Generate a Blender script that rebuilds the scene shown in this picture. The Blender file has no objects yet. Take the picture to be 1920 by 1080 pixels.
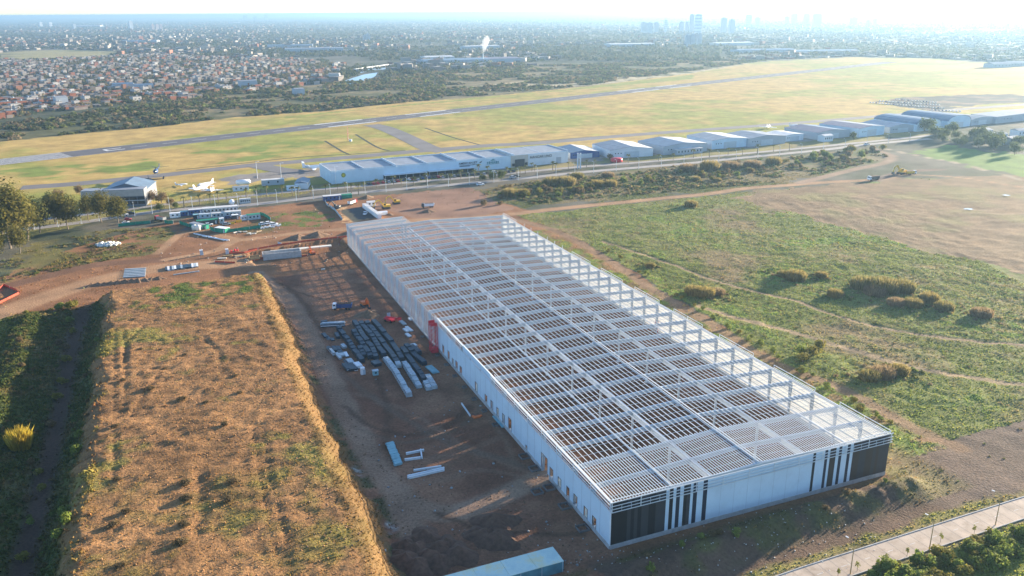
import bpy, math, random
import numpy as np
from mathutils import Vector, Matrix, Euler
random.seed(7); rng = np.random.default_rng(7)
SC = bpy.context.scene
COL = SC.collection
R_ = math.radians

# ------------------------------------------------------------------ camera, sky, sun, exposure
CAMH, FPX, PITCH, ROLL = 120.0, 1562.2, 0.3201, -0.0076
camd = bpy.data.cameras.new('camera'); cam = bpy.data.objects.new('camera', camd); COL.objects.link(cam)
SC.camera = cam
camd.sensor_fit = 'HORIZONTAL'; camd.sensor_width = 36.0; camd.lens = 36.0*FPX/1920.0
camd.clip_start = 0.5; camd.clip_end = 200000
_f = Vector((0, math.cos(PITCH), -math.sin(PITCH))); _r = Vector((1, 0, 0)); _u = _r.cross(_f)
CR = _r*math.cos(ROLL)+_u*math.sin(ROLL); CU = _u*math.cos(ROLL)-_r*math.sin(ROLL); CF = _f
cam.matrix_world = Matrix(((CR.x, CU.x, -CF.x, 0), (CR.y, CU.y, -CF.y, 0), (CR.z, CU.z, -CF.z, CAMH), (0, 0, 0, 1)))

SUN_AZ, SUN_EL = R_(39.4), R_(9.6)          # azimuth counted from +x, elevation
world = bpy.data.worlds.new('World'); SC.world = world; world.use_nodes = True
wn = world.node_tree.nodes; wn.clear()
sky = wn.new('ShaderNodeTexSky'); sky.sky_type = 'NISHITA'; sky.sun_disc = False
sky.sun_elevation = SUN_EL; sky.sun_rotation = math.pi/2-SUN_AZ
sky.altitude = 50; sky.air_density = 0.7; sky.dust_density = 0.5; sky.ozone_density = 2.2
bg = wn.new('ShaderNodeBackground'); bg.inputs['Strength'].default_value = 0.105
wo = wn.new('ShaderNodeOutputWorld')
world.node_tree.links.new(sky.outputs[0], bg.inputs[0]); world.node_tree.links.new(bg.outputs[0], wo.inputs[0])
sund = bpy.data.lights.new('sun', 'SUN'); sund.energy = 5.0; sund.angle = R_(0.55); sund.color = (1.0, 0.84, 0.62)
sun = bpy.data.objects.new('sun', sund); COL.objects.link(sun)
sdir = Vector((math.cos(SUN_AZ)*math.cos(SUN_EL), math.sin(SUN_AZ)*math.cos(SUN_EL), math.sin(SUN_EL)))
sun.rotation_euler = sdir.to_track_quat('Z', 'Y').to_euler(); sun.location = (300, 300, 400)
SC.view_settings.view_transform = 'Standard'; SC.view_settings.look = 'None'
SC.view_settings.gamma = 1.0; SC.view_settings.use_curve_mapping = False
SC.view_settings.exposure = 2.1
HAZE_D, HAZE_G = 1.05e-4, 0.45
SC.cycles.use_denoising = True
SC.cycles.max_bounces = 6; SC.cycles.diffuse_bounces = 3; SC.cycles.glossy_bounces = 2
SC.cycles.transmission_bounces = 3; SC.cycles.transparent_max_bounces = 8; SC.cycles.volume_bounces = 1

# ------------------------------------------------------------------ places: a sight line to the ground, the warehouse axes
def G(px, py, z=0.0):
    d = CR*((px-960)/FPX) - CU*((py-540)/FPX) + CF
    t = (z-CAMH)/d.z
    return Vector((d.x*t, d.y*t, z))
TH = 0.3893; OX, OY = 22.48, 166.4
BX = Vector((math.cos(TH), math.sin(TH), 0)); BY = Vector((-math.sin(TH), math.cos(TH), 0)); BO = Vector((OX, OY, 0))
def W(u, v, z=0.0): return BO+BX*u+BY*v+Vector((0, 0, z))
def UV(px, py, z=0.0):
    p = G(px, py, z)-BO
    return p.dot(BX), p.dot(BY)
def P2(pts, z=0.0): return [G(x, y, z).xy for x, y in pts]
def mpp(px, py):                                # metres per picture pixel at that ground point
    p = G(px, py); return (p-Vector((0, 0, CAMH))).length/FPX

# ------------------------------------------------------------------ materials
MATS = {}
def mat(name, col, rough=0.8, metal=0.0, var=0.15, scale=0.5, bump=0.0, spec=0.3, attr=False, trans=0.0, dirt=0.0, emit=0):
    if name in MATS: return MATS[name]
    m = bpy.data.materials.new(name); m.use_nodes = True; MATS[name] = m
    nt = m.node_tree; N = nt.nodes; L = nt.links; N.clear()
    out = N.new('ShaderNodeOutputMaterial'); b = N.new('ShaderNodeBsdfPrincipled')
    b.inputs['Roughness'].default_value = rough; b.inputs['Metallic'].default_value = metal
    b.inputs['Specular IOR Level'].default_value = spec
    tc = N.new('ShaderNodeNewGeometry')
    nz = N.new('ShaderNodeTexNoise'); nz.inputs['Scale'].default_value = scale; nz.inputs['Detail'].default_value = 5
    L.new(tc.outputs['Position'], nz.inputs['Vector'])
    mr = N.new('ShaderNodeMapRange'); mr.inputs[1].default_value = 0.25; mr.inputs[2].default_value = 0.75
    mr.inputs[3].default_value = 1-var; mr.inputs[4].default_value = 1+var
    L.new(nz.outputs[0], mr.inputs[0])
    mx = N.new('ShaderNodeMix'); mx.data_type = 'RGBA'; mx.blend_type = 'MULTIPLY'; mx.inputs[0].default_value = 1.0
    if attr:
        a = N.new('ShaderNodeAttribute'); a.attribute_name = 'Col'; L.new(a.outputs['Color'], mx.inputs[6])
    else: mx.inputs[6].default_value = (*col, 1)
    L.new(mr.outputs[0], mx.inputs[7])
    src = mx.outputs[2]
    if dirt > 0:
        n2 = N.new('ShaderNodeTexNoise'); n2.inputs['Scale'].default_value = 0.35; n2.inputs['Detail'].default_value = 8; n2.inputs['Roughness'].default_value = 0.7
        L.new(tc.outputs['Position'], n2.inputs['Vector'])
        r2 = N.new('ShaderNodeMapRange'); r2.inputs[1].default_value = 0.5; r2.inputs[2].default_value = 0.72; r2.inputs[4].default_value = dirt
        L.new(n2.outputs[0], r2.inputs[0])
        m2 = N.new('ShaderNodeMix'); m2.data_type = 'RGBA'; L.new(r2.outputs[0], m2.inputs[0]); L.new(src, m2.inputs[6])
        m2.inputs[7].default_value = (0.16, 0.10, 0.06, 1); src = m2.outputs[2]
    L.new(src, b.inputs['Base Color'])
    if bump > 0:
        bp = N.new('ShaderNodeBump'); bp.inputs['Strength'].default_value = 0.9; bp.inputs['Distance'].default_value = bump
        L.new(nz.outputs[0], bp.inputs['Height']); L.new(bp.outputs[0], b.inputs['Normal'])
    if emit:
        b.inputs['Emission Strength'].default_value = emit; b.inputs['Emission Color'].default_value = (*col, 1)
    if trans > 0:
        t = N.new('ShaderNodeBsdfTranslucent'); L.new(src, t.inputs[0])
        ms = N.new('ShaderNodeMixShader'); ms.inputs[0].default_value = trans
        L.new(b.outputs[0], ms.inputs[1]); L.new(t.outputs[0], ms.inputs[2]); L.new(ms.outputs[0], out.inputs[0])
    else: L.new(b.outputs[0], out.inputs[0])
    return m
def M(name): return MATS[name]
mat('white_steel', (0.68, 0.70, 0.70), 0.45, var=0.06)
mat('grey_steel', (0.46, 0.52, 0.56), 0.5, var=0.08)
mat('white_clad', (0.62, 0.73, 0.80), 0.45, var=0.06, scale=0.15, dirt=0.10)
mat('membrane', (0.88, 0.85, 0.78), 0.7, var=0.04, trans=0.13)
mat('black_clad', (0.018, 0.018, 0.020), 0.5, var=0.15)
mat('charcoal_clad', (0.045, 0.046, 0.052), 0.5, var=0.1)
mat('navy_clad', (0.020, 0.026, 0.045), 0.5, var=0.1)
mat('brown_clad', (0.050, 0.040, 0.036), 0.5, var=0.1)
mat('concrete', (0.46, 0.45, 0.43), 0.85, var=0.2, scale=0.8, dirt=0.35)
mat('road_concrete', (0.46, 0.37, 0.29), 0.85, var=0.25, scale=0.18, dirt=0.5)
mat('asphalt', (0.105, 0.10, 0.108), 0.9, var=0.2, scale=0.05)
mat('asphalt_grey', (0.17, 0.155, 0.15), 0.9, var=0.2, scale=0.05, dirt=0.2)
mat('marking', (0.58, 0.57, 0.55), 0.7, var=0.3, scale=0.2)
mat('road_light', (0.30, 0.275, 0.255), 0.9, var=0.15, scale=0.1, dirt=0.25)
mat('red_paint', (0.60, 0.03, 0.05), 0.45, var=0.15)
mat('orange_paint', (0.72, 0.16, 0.03), 0.45, var=0.15)
mat('yellow_paint', (0.72, 0.45, 0.05), 0.45, var=0.15)
mat('blue_paint', (0.03, 0.07, 0.20), 0.4, var=0.15)
mat('deep_blue', (0.02, 0.06, 0.26), 0.5, var=0.1)
mat('white_paint', (0.80, 0.80, 0.80), 0.4, var=0.05)
mat('cream_paint', (0.78, 0.72, 0.60), 0.5, var=0.08)
mat('silver_paint', (0.45, 0.46, 0.48), 0.35, metal=0.3, var=0.05)
mat('red_car', (0.45, 0.03, 0.03), 0.3, var=0.05)
mat('black_rubber', (0.02, 0.02, 0.02), 0.8)
mat('dark_glass', (0.02, 0.03, 0.04), 0.08, spec=0.6, var=0.02)
mat('dark_steel', (0.06, 0.065, 0.07), 0.6)
mat('dark_opening', (0.02, 0.02, 0.022), 0.9)
mat('wood', (0.42, 0.28, 0.13), 0.8, var=0.25, scale=1.5)
mat('film_blue', (0.018, 0.040, 0.062), 0.45, var=0.35, scale=1.2)
mat('film_pale', (0.40, 0.45, 0.47), 0.4, var=0.3, scale=1.2)
mat('board_teal', (0.22, 0.42, 0.46), 0.6, var=0.2)
mat('teal_paint', (0.10, 0.26, 0.30), 0.6, var=0.3, scale=0.5)
mat('green_net', (0.02, 0.26, 0.17), 0.8, var=0.25, trans=0.2)
mat('orange_net', (0.50, 0.09, 0.05), 0.8, var=0.2, trans=0.2)
mat('roof_grey', (0.26, 0.28, 0.31), 0.55, var=0.2, scale=0.2, dirt=0.3)
mat('roof_blue', (0.13, 0.19, 0.26), 0.5, var=0.2, scale=0.2, dirt=0.3)
mat('roof_purple', (0.17, 0.14, 0.18), 0.55, var=0.12, scale=0.2)
mat('roof_white', (0.62, 0.60, 0.57), 0.5, var=0.15, scale=0.2, dirt=0.3)
mat('wall_paleblue', (0.52, 0.66, 0.75), 0.5, var=0.08, scale=0.1, dirt=0.1)
mat('wall_white', (0.62, 0.66, 0.69), 0.6, var=0.1, scale=0.1, dirt=0.12)
mat('wall_grey', (0.36, 0.40, 0.44), 0.6, var=0.08, scale=0.1)
mat('wall_blue', (0.03, 0.08, 0.24), 0.6, var=0.1, scale=0.1)
mat('wall_beige', (0.50, 0.46, 0.40), 0.6, var=0.1)
mat('town_white', (.42, .40, .38), .9, var=.2)
mat('town_plaster', (.24, .20, .175), .9, var=.25)
mat('town_brick', (.25, .095, .055), .9, var=.25)
mat('town_roof', (.15, .145, .15), .8, var=.25)
mat('town_tile', (.20, .075, .045), .8, var=.25)
mat('wall_dark', (.16, .17, .19), .7)
mat('brick', (0.34, 0.13, 0.07), 0.9, var=0.25, scale=0.3)
mat('plaster', (0.42, 0.39, 0.35), 0.9, var=0.2, scale=0.2)
mat('bark', (0.20, 0.16, 0.12), 0.9, var=0.3, scale=1.0)
mat('foliage', (1, 1, 1), 0.75, var=0.3, scale=0.6, attr=True, trans=0.48, spec=0.1)
mat('city', (1, 1, 1), 0.8, var=0.12, scale=0.02, attr=True)
mat('soil_dark', (0.125, 0.068, 0.044), 0.95, var=0.35, scale=0.9, bump=0.35)
mat('soil', (0.20, 0.12, 0.07), 0.95, var=0.35, scale=0.9, bump=0.3)
mat('rubble_white', (0.68, 0.66, 0.60), 0.9, var=0.2)
mat('water', (0.34, 0.50, 0.58), 0.3, var=0.05, spec=0.8)  # lighter blue base colour carries the sky reflection
mat('puddle', (0.30, 0.32, 0.33), 0.12, var=0.05, spec=0.8)

# ------------------------------------------------------------------ mesh builder and object helpers
class MB:
    def __init__(s): s.v = []; s.f = []
    def box(s, c, sz, rz=0.0, M4=None):
        hx, hy, hz = sz[0]/2, sz[1]/2, sz[2]/2; n = len(s.v); ca, sa = math.cos(rz), math.sin(rz)
        for dz in (-hz, hz):
            for dx, dy in ((-hx, -hy), (hx, -hy), (hx, hy), (-hx, hy)):
                s.v.append((c[0]+dx*ca-dy*sa, c[1]+dx*sa+dy*ca, c[2]+dz))
        s.f += [(n, n+3, n+2, n+1), (n+4, n+5, n+6, n+7), (n, n+1, n+5, n+4), (n+1, n+2, n+6, n+5), (n+2, n+3, n+7, n+6), (n+3, n, n+4, n+7)]
        return s
    def beam(s, a, b, w, h=None, up=(0, 0, 1)):
        h = h or w; a = Vector(a); b = Vector(b); d = (b-a).normalized(); up = Vector(up)
        if abs(d.dot(up)) > 0.98: up = Vector((1, 0, 0))
        x = d.cross(up).normalized(); y = x.cross(d); n = len(s.v)
        for p in (a, b):
            for i, j in ((-1, -1), (1, -1), (1, 1), (-1, 1)):
                s.v.append(tuple(p+x*(i*w/2)+y*(j*h/2)))
        s.f += [(n, n+1, n+2, n+3), (n+4, n+7, n+6, n+5), (n, n+4, n+5, n+1), (n+1, n+5, n+6, n+2), (n+2, n+6, n+7, n+3), (n+3, n+7, n+4, n)]
        return s
    def tube(s, a, b, r0, r1=None, k=6):
        r1 = r0 if r1 is None else r1; a = Vector(a); b = Vector(b); d = (b-a).normalized()
        up = Vector((0, 0, 1)) if abs(d.z) < 0.95 else Vector((1, 0, 0))
        x = d.cross(up).normalized(); y = x.cross(d); n = len(s.v)
        for p, r in ((a, r0), (b, r1)):
            for i in range(k):
                t = 2*math.pi*i/k; s.v.append(tuple(p+x*(r*math.cos(t))+y*(r*math.sin(t))))
        for i in range(k):
            j = (i+1) % k; s.f.append((n+i, n+j, n+k+j, n+k+i))
        s.f.append(tuple(range(n+k-1, n-1, -1))); s.f.append(tuple(range(n+k, n+2*k)))
        return s
    def prism(s, poly, axis, t0, t1):
        """extrude a 2-D outline: axis 'x' -> outline in (y,z), 'y' -> (x,z), 'z' -> (x,y)"""
        n = len(s.v); k = len(poly)
        for t in (t0, t1):
            for p, q in poly:
                s.v.append({'x': (t, p, q), 'y': (p, t, q), 'z': (p, q, t)}[axis])
        for i in range(k):
            j = (i+1) % k; s.f.append((n+i, n+j, n+k+j, n+k+i))
        s.f.append(tuple(range(n+k-1, n-1, -1))); s.f.append(tuple(range(n+k, n+2*k)))
        return s
    def lathe(s, prof, k=10, c=(0, 0, 0), axis='z'):
        n = len(s.v)
        for r, z in prof:
            for i in range(k):
                t = 2*math.pi*i/k; a, b = r*math.cos(t), r*math.sin(t)
                s.v.append({'z': (c[0]+a, c[1]+b, c[2]+z), 'x': (c[0]+z, c[1]+a, c[2]+b), 'y': (c[0]+a, c[1]+z, c[2]+b)}[axis])
        for m in range(len(prof)-1):
            for i in range(k):
                j = (i+1) % k; s.f.append((n+m*k+i, n+m*k+j, n+m*k+k+j, n+m*k+k+i))
        s.f.append(tuple(range(n+k-1, n-1, -1))); s.f.append(tuple(range(n+(len(prof)-1)*k, n+len(prof)*k)))
        return s
    def quad(s, a, b, c, d):
        n = len(s.v); s.v += [tuple(a), tuple(b), tuple(c), tuple(d)]; s.f.append((n, n+1, n+2, n+3)); return s
    def mesh(s, name, material=None, smooth=False):
        me = bpy.data.meshes.new(name); me.from_pydata(s.v, [], s.f)
        if material: me.materials.append(M(material) if isinstance(material, str) else material)
        me.update()
        if smooth:
            for p in me.polygons: p.use_smooth = True
        return me
def link(name, me, parent=None, loc=None, rz=None):
    o = bpy.data.objects.new(name, me); COL.objects.link(o)
    if parent is not None: o.parent = parent
    if loc is not None: o.location = loc
    if rz is not None: o.rotation_euler = (0, 0, rz)
    return o
def tag(o, label=None, cat=None, group=None, kind=None):
    if label: o['label'] = label
    if cat: o['category'] = cat
    if group: o['group'] = group
    if kind: o['kind'] = kind
    return o
def thing(name, label, cat, loc=(0, 0, 0), rz=0.0, group=None):
    o = bpy.data.objects.new(name, None); COL.objects.link(o); o.location = loc; o.rotation_euler = (0, 0, rz)
    o.empty_display_size = 0.5
    return tag(o, label, cat, group)
def part(name, mb, material, parent, smooth=False, label=None):
    o = link(name, mb.mesh(name, material, smooth), parent)
    if label: o['label'] = label
    return o
def single(name, mb, material, label, cat, loc=(0, 0, 0), rz=0.0, group=None, smooth=False):
    return tag(link(name, mb.mesh(name, material, smooth), None, loc, rz), label, cat, group)
def copy_tree(o, parent=None, loc=None, rz=None, label=None, scale=None):
    c = o.copy(); COL.objects.link(c); c.parent = parent
    if parent is None:
        if loc is not None: c.location = loc
        if rz is not None: c.rotation_euler = (0, 0, rz)
        if label: c['label'] = label
        if scale is not None: c.scale = (scale,)*3 if not hasattr(scale, '__len__') else scale
    for ch in o.children: copy_tree(ch, c)
    return c
def struct(name, mb, material, smooth=False):
    return tag(link(name, mb.mesh(name, material, smooth)), kind='structure')
def npmesh(name, verts, faces, material, cols=None, smooth=False):
    """verts (n,3), faces (m,3|4) arrays, cols (n,3) point colours"""
    me = bpy.data.meshes.new(name); verts = np.asarray(verts, np.float32); faces = np.asarray(faces, np.int32)
    k = faces.shape[1]
    me.vertices.add(len(verts)); me.vertices.foreach_set('co', verts.ravel())
    me.loops.add(faces.size); me.loops.foreach_set('vertex_index', faces.ravel())
    me.polygons.add(len(faces)); me.polygons.foreach_set('loop_start', np.arange(0, faces.size, k, dtype=np.int32))
    me.polygons.foreach_set('loop_total', np.full(len(faces), k, np.int32))
    if smooth: me.polygons.foreach_set('use_smooth', np.ones(len(faces), bool))
    if cols is not None:
        at = me.attributes.new('Col', 'FLOAT_COLOR', 'POINT')
        c4 = np.ones((len(verts), 4), np.float32); c4[:, :3] = cols; at.data.foreach_set('color', c4.ravel())
    me.materials.append(M(material) if isinstance(material, str) else material)
    me.update(calc_edges=True); me.validate()
    return me

# ------------------------------------------------------------------ numpy noise and masks
def _h(ix, iy, seed):
    n = (ix.astype(np.int64)*374761393+iy.astype(np.int64)*668265263+seed*1442695041) & 0x7fffffff
    n = ((n ^ (n >> 13))*1274126177) & 0x7fffffff
    return ((n ^ (n >> 16)) & 0xffff)/65535.0
def vnoise(x, y, sc, seed=0):
    x = np.asarray(x)/sc; y = np.asarray(y)/sc; ix = np.floor(x); iy = np.floor(y); fx = x-ix; fy = y-iy
    fx = fx*fx*(3-2*fx); fy = fy*fy*(3-2*fy)
    a = _h(ix, iy, seed); b = _h(ix+1, iy, seed); c = _h(ix, iy+1, seed); d = _h(ix+1, iy+1, seed)
    return (a*(1-fx)+b*fx)*(1-fy)+(c*(1-fx)+d*fx)*fy
def fbm(x, y, sc, seed=0, o=4):
    t = 0; a = 1; s = 0
    for i in range(o):
        t = t+a*vnoise(x, y, sc/2**i, seed+i*17); s += a; a *= 0.5
    return t/s
def sstep(a, b, x):
    t = np.clip((x-a)/(b-a), 0, 1); return t*t*(3-2*t)
def inside(x, y, poly):
    poly = [(p[0], p[1]) for p in poly]; r = np.zeros(np.shape(x), bool); n = len(poly)
    for i in range(n):
        x0, y0 = poly[i]; x1, y1 = poly[(i+1) % n]
        if y0 == y1: continue
        c = ((y0 > y) != (y1 > y)) & (x < (x1-x0)*(y-y0)/(y1-y0)+x0); r ^= c
    return r
def pdist(x, y, pts):
    d = np.full(np.shape(x), 1e9)
    for (x0, y0), (x1, y1) in zip(pts[:-1], pts[1:]):
        dx, dy = x1-x0, y1-y0; l2 = dx*dx+dy*dy+1e-9
        t = np.clip(((x-x0)*dx+(y-y0)*dy)/l2, 0, 1)
        d = np.minimum(d, np.hypot(x-x0-t*dx, y-y0-t*dy))
    return d
def smooth_line(pts, n=6):
    out = []; P = [Vector(p) for p in pts]
    for i in range(len(P)-1):
        p0 = P[max(i-1, 0)]; p1 = P[i]; p2 = P[i+1]; p3 = P[min(i+2, len(P)-1)]
        for k in range(n):
            t = k/n
            out.append(0.5*((2*p1)+(p2-p0)*t+(2*p0-5*p1+4*p2-p3)*t*t+(3*p1-p0-3*p2+p3)*t**3))
    out.append(P[-1]); return out
# ------------------------------------------------------------------ terrain
MND = dict(u0=-113.5, u1=-55.0, v1=236.0, h=7.0)
BERM = [p for p in P2([(1040, 1120), (1236, 1058), (1350, 1018), (1472, 978), (1600, 937), (1700, 906)], 1.5)]
PIT = P2([(468, 474), (640, 446), (648, 470), (600, 492), (480, 497)])
RUTS = [P2(p, 7) for p in ([(368, 880), (372, 930), (366, 1010)], [(380, 880), (384, 960), (378, 1000)], [(475, 790), (490, 900), (515, 1010), (530, 1080)],
        [(490, 790), (508, 900), (535, 1000), (548, 1080)], [(215, 620), (218, 700), (216, 800), (214, 890)], [(232, 620), (235, 700), (230, 790)],
        [(270, 610), (240, 640), (232, 680)], [(300, 700), (268, 740), (245, 780)], [(215, 690), (320, 690)], [(380, 630), (410, 660), (415, 680)])]
YTRACK = [P2(p) for p in ([(478, 512), (520, 540), (560, 590), (590, 650), (622, 715), (660, 790), (700, 865), (745, 920), (800, 955), (880, 955), (1022, 890)],
        [(745, 920), (770, 985), (800, 1040)])]
def uv_np(x, y):
    dx, dy = x-OX, y-OY
    return dx*BX.x+dy*BX.y, dx*BY.x+dy*BY.y
def height(x, y):
    x = np.asarray(x, float); y = np.asarray(y, float); u, v = uv_np(x, y)
    wob = (fbm(x, y, 14, 3)-0.5)*5.0+(fbm(x, y, 3.5, 4)-0.5)*1.6
    ins = np.minimum(np.minimum(u-MND['u0'], MND['u1']-u), np.minimum(MND['v1']-v, v+60))+wob
    m = sstep(-9.5, 0.8, ins)
    h = m*MND['h']
    top = sstep(0.5, 4, ins)
    rough = (fbm(x, y, 9, 11)-0.5)*0.5+np.maximum(fbm(x, y, 3.0, 12, 3)-0.55, 0)*0.9+(vnoise(x, y, 1.35, 13)-.5)*.36
    rough = rough+(fbm(u+wob, v*3.2, 7, 15, 3)-.5)*.55
    h += top*rough+m*(1-top)*(fbm(x, y, 2.4, 14)-0.5)*1.5
    near = (v < 300) & (u > -260)
    if np.any(top > 0):
        for r in RUTS:
            d = pdist(x, y, r); h -= top*0.26*np.exp(-(d/0.8)**2)-top*0.10*np.exp(-((d-1.7)/0.7)**2)
    # hedge bank west of the track, low bank along the track
    b = np.exp(-((u+146+(fbm(x, y, 20, 5)-0.5)*8)/7.0)**2)*sstep(244, 226, v)
    h += b*(1.6+fbm(x, y, 5, 6)*1.8)
    h -= np.exp(-((u+128)/6.0)**2)*sstep(240, 225, v)*0.8*(1-m)
    # spoil bank in front of the warehouse
    d = pdist(x, y, BERM); bm = np.exp(-(d/4.6)**2)*sstep(-2.0, -6.0, v)
    h += bm*(1.5+2.2*fbm(x, y, 7, 21)+1.5*fbm(x, y, 2.4, 22))
    # pit of the loading dock
    pin = inside(x+(fbm(x, y, 6, 31)-.5)*3, y+(fbm(x, y, 6, 32)-.5)*3, PIT)
    h -= pin*1.6
    # loose ground, fields
    site = sstep(330, 300, v)*(u > -45)*(1-sstep(-5, -2, u)*sstep(91, 87, u)*sstep(-5, -2, v)*sstep(285, 281, v))
    h += site*((fbm(x, y, 9, 41)-0.5)*0.35+(fbm(x, y, 2.5, 42)-0.5)*0.14)*(1-bm)
    fld = sstep(92, 100, u)*sstep(330, 300, v)
    h += fld*((fbm(x, y, 25, 44)-0.4)*0.9+(fbm(x, y, 4, 43)-0.5)*0.7*sstep(-10, 15, v))
    h = np.where(pdist(x, y, ROAD_C) < 6.5, h*sstep(3.6, 6.5, pdist(x, y, ROAD_C)), h)
    return h
ROAD_C = [tuple(p) for p in P2([(1330, 1150), (1527, 1080), (1920, 952), (2300, 835)])]
def hz(p):
    return float(height(np.array([p[0]]), np.array([p[1]]))[0])

def axis(core0, core1, st, segs):
    a = list(np.arange(core0, core1+1e-6, st)); s = st; x = a[-1]
    for lim, g, mx in segs:
        while x < lim:
            s = min(s*g, mx); x += s; a.append(x)
    return a
xp = axis(0, 235, 1.0, [(600, 1.05, 5), (70000, 1.09, 6000)]); xs = np.array([-t for t in xp[:0:-1]]+xp)
ys = axis(136, 400, 0.9, [(760, 1.02, 2.2), (1600, 1.03, 7), (90000, 1.07, 6000)])
yb = axis(0, 20, 4, [(3000, 1.25, 800)]); ys = np.array([136-t for t in yb[:0:-1]]+ys)
GX, GY = np.meshgrid(xs, ys); gx = GX.ravel(); gy = GY.ravel()
gz = np.where((gy < 620) & (np.abs(gx) < 420), 0.0, 0.0)
_near = (gy > 100) & (gy < 560) & (np.abs(gx) < 330)
gz[_near] = height(gx[_near], gy[_near])
gu, gv = uv_np(gx, gy)
col = np.zeros((len(gx), 3)); veg = np.zeros(len(gx)); vcol = np.zeros((len(gx), 3))
wx = gx+(fbm(gx, gy, 12, 51)-0.5)*7; wy = gy+(fbm(gx, gy, 12, 52)-0.5)*7
wxf = gx+(fbm(gx, gy, 90, 53)-0.5)*40; wyf = gy+(fbm(gx, gy, 90, 54)-0.5)*40
n1 = fbm(gx, gy, 5, 61); n2 = fbm(gx, gy, 22, 62); n3 = fbm(gx, gy, 140, 63); n0 = fbm(gx, gy, 1.7, 60, 2)
def mixc(a, b, t): return np.asarray(a)[None, :]*(1-t[:, None])+np.asarray(b)[None, :]*t[:, None]
def put(mask, c, vd=None):
    """lay a colour (n,3) or (3,) where mask 0..1; vd: how much grows there"""
    global col, veg
    m = np.clip(np.asarray(mask, float), 0, 1)[:, None]
    c = np.asarray(c); c = c if c.ndim == 2 else c[None, :]
    col = col*(1-m)+c*m
    if vd is not None: veg = veg*(1-m[:, 0])+vd*m[:, 0]
def zone(pts, z=0.0, far=False):
    return inside(wxf if far else wx, wyf if far else wy, P2(pts, z))
GRN = (0.105, 0.125, 0.030); DRY = (0.215, 0.165, 0.065); BRN = (0.19, 0.115, 0.065); DRT = (0.29, 0.14, 0.066); TAN = (0.42, 0.24, 0.125)
YRD = (0.20, 0.092, 0.055)
# far country: woods, earth and roofs
put(np.ones(len(gx)), mixc((0.06, 0.07, 0.04), (0.14, 0.125, 0.095), sstep(0.35, 0.65, n3*0.5+n2*0.5)))
# pale open field in the town, far left
put(zone([(0, 100), (90, 93), (230, 97), (200, 106), (60, 112), (0, 115)], far=False), mixc((0.36, 0.29, 0.14), (0.26, 0.24, 0.10), n2))
# scrub belt beyond the runway
scrub = zone([(-300, 270), (0, 235), (150, 215), (320, 190), (480, 172), (600, 158), (720, 145), (900, 125), (1100, 118), (1300, 112), (1440, 112), (1300, 140), (1100, 165), (900, 185), (760, 195), (600, 212), (450, 222), (300, 240), (160, 252), (0, 268), (-300, 300)])
put(scrub, mixc((0.10, 0.10, 0.045), (0.22, 0.17, 0.09), sstep(.4, .6, n3*.6+n2*.4)))
put(zone([(860, 165), (1000, 150), (1200, 143), (1330, 130), (1400, 118), (1440, 116), (1330, 140), (1100, 160), (960, 172), (860, 176)])*sstep(0.35, 0.5, n2), (0.42, 0.34, 0.21))
# airfield
air = inside(wx, wy, P2([(-500, 330), (0, 266), (160, 250), (300, 237), (450, 219), (600, 209), (760, 192), (900, 182), (1100, 162), (1300, 137), (1420, 116), (1600, 107), (1760, 110), (1920, 122), (2200, 150), (2200, 215), (1920, 225), (1700, 245), (1400, 262), (1050, 300), (640, 350), (250, 400), (0, 440), (-500, 500)]))
ag = mixc((0.44, 0.30, 0.10), (0.27, 0.265, 0.06), sstep(0.42, 0.64, n3*0.65+n2*0.35))
ag = ag*(0.85+0.3*n1[:, None])
put(air, ag, 0.0)
put(inside(wx, wy, P2([(540, 222), (760, 196), (1000, 175), (1300, 148), (1300, 140), (900, 186), (600, 212), (520, 220)])), mixc((0.20, 0.25, 0.04), (0.30, 0.27, 0.07), n2))
put(inside(wx, wy, P2([(0, 318), (260, 300), (480, 268), (620, 262), (640, 275), (480, 300), (300, 318), (0, 342)]))*sstep(.45, .6, n2), (0.19, 0.23, 0.05))
# construction ground
site_px = [(-200, 560), (0, 520), (120, 470), (300, 420), (430, 395), (640, 372), (760, 362), (880, 352), (960, 385), (1000, 398), (1090, 450), (1260, 560), (1470, 680), (1640, 780), (1780, 830), (1920, 790), (2300, 700), (2300, 830), (1920, 945), (1480, 1085), (1300, 1300), (-300, 1300), (-300, 700)]
put(inside(wx, wy, P2(site_px)), mixc(DRT, (0.20, 0.10, 0.052), n2)*(0.75+0.5*n1[:, None]), 0.02)
put(zone([(690, 388), (760, 362), (885, 352), (965, 392), (900, 405), (780, 410)]), mixc((0.30, 0.175, 0.115), (0.22, 0.125, 0.085), n2))
# waste ground left of the site: olive and brown
put(zone([(-200, 560), (0, 500), (60, 455), (200, 430), (320, 425), (330, 450), (300, 472), (180, 492), (0, 535)])*sstep(.38, .56, n2*.6+n1*.4), mixc((0.20, 0.155, 0.055), (0.12, 0.12, 0.04), n1), 0.55)
put(zone([(440, 430), (520, 395), (640, 385), (650, 425), (560, 432), (470, 440)])*sstep(.45, .6, n2*.7+n1*.3), mixc((0.15, 0.10, 0.06), (0.13, 0.12, 0.04), n1), 0.4)
put(zone([(500, 405), (560, 395), (640, 405), (600, 425), (520, 425)])*sstep(.45, .55, n1), (0.12, 0.15, 0.035), 0.6)
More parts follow.
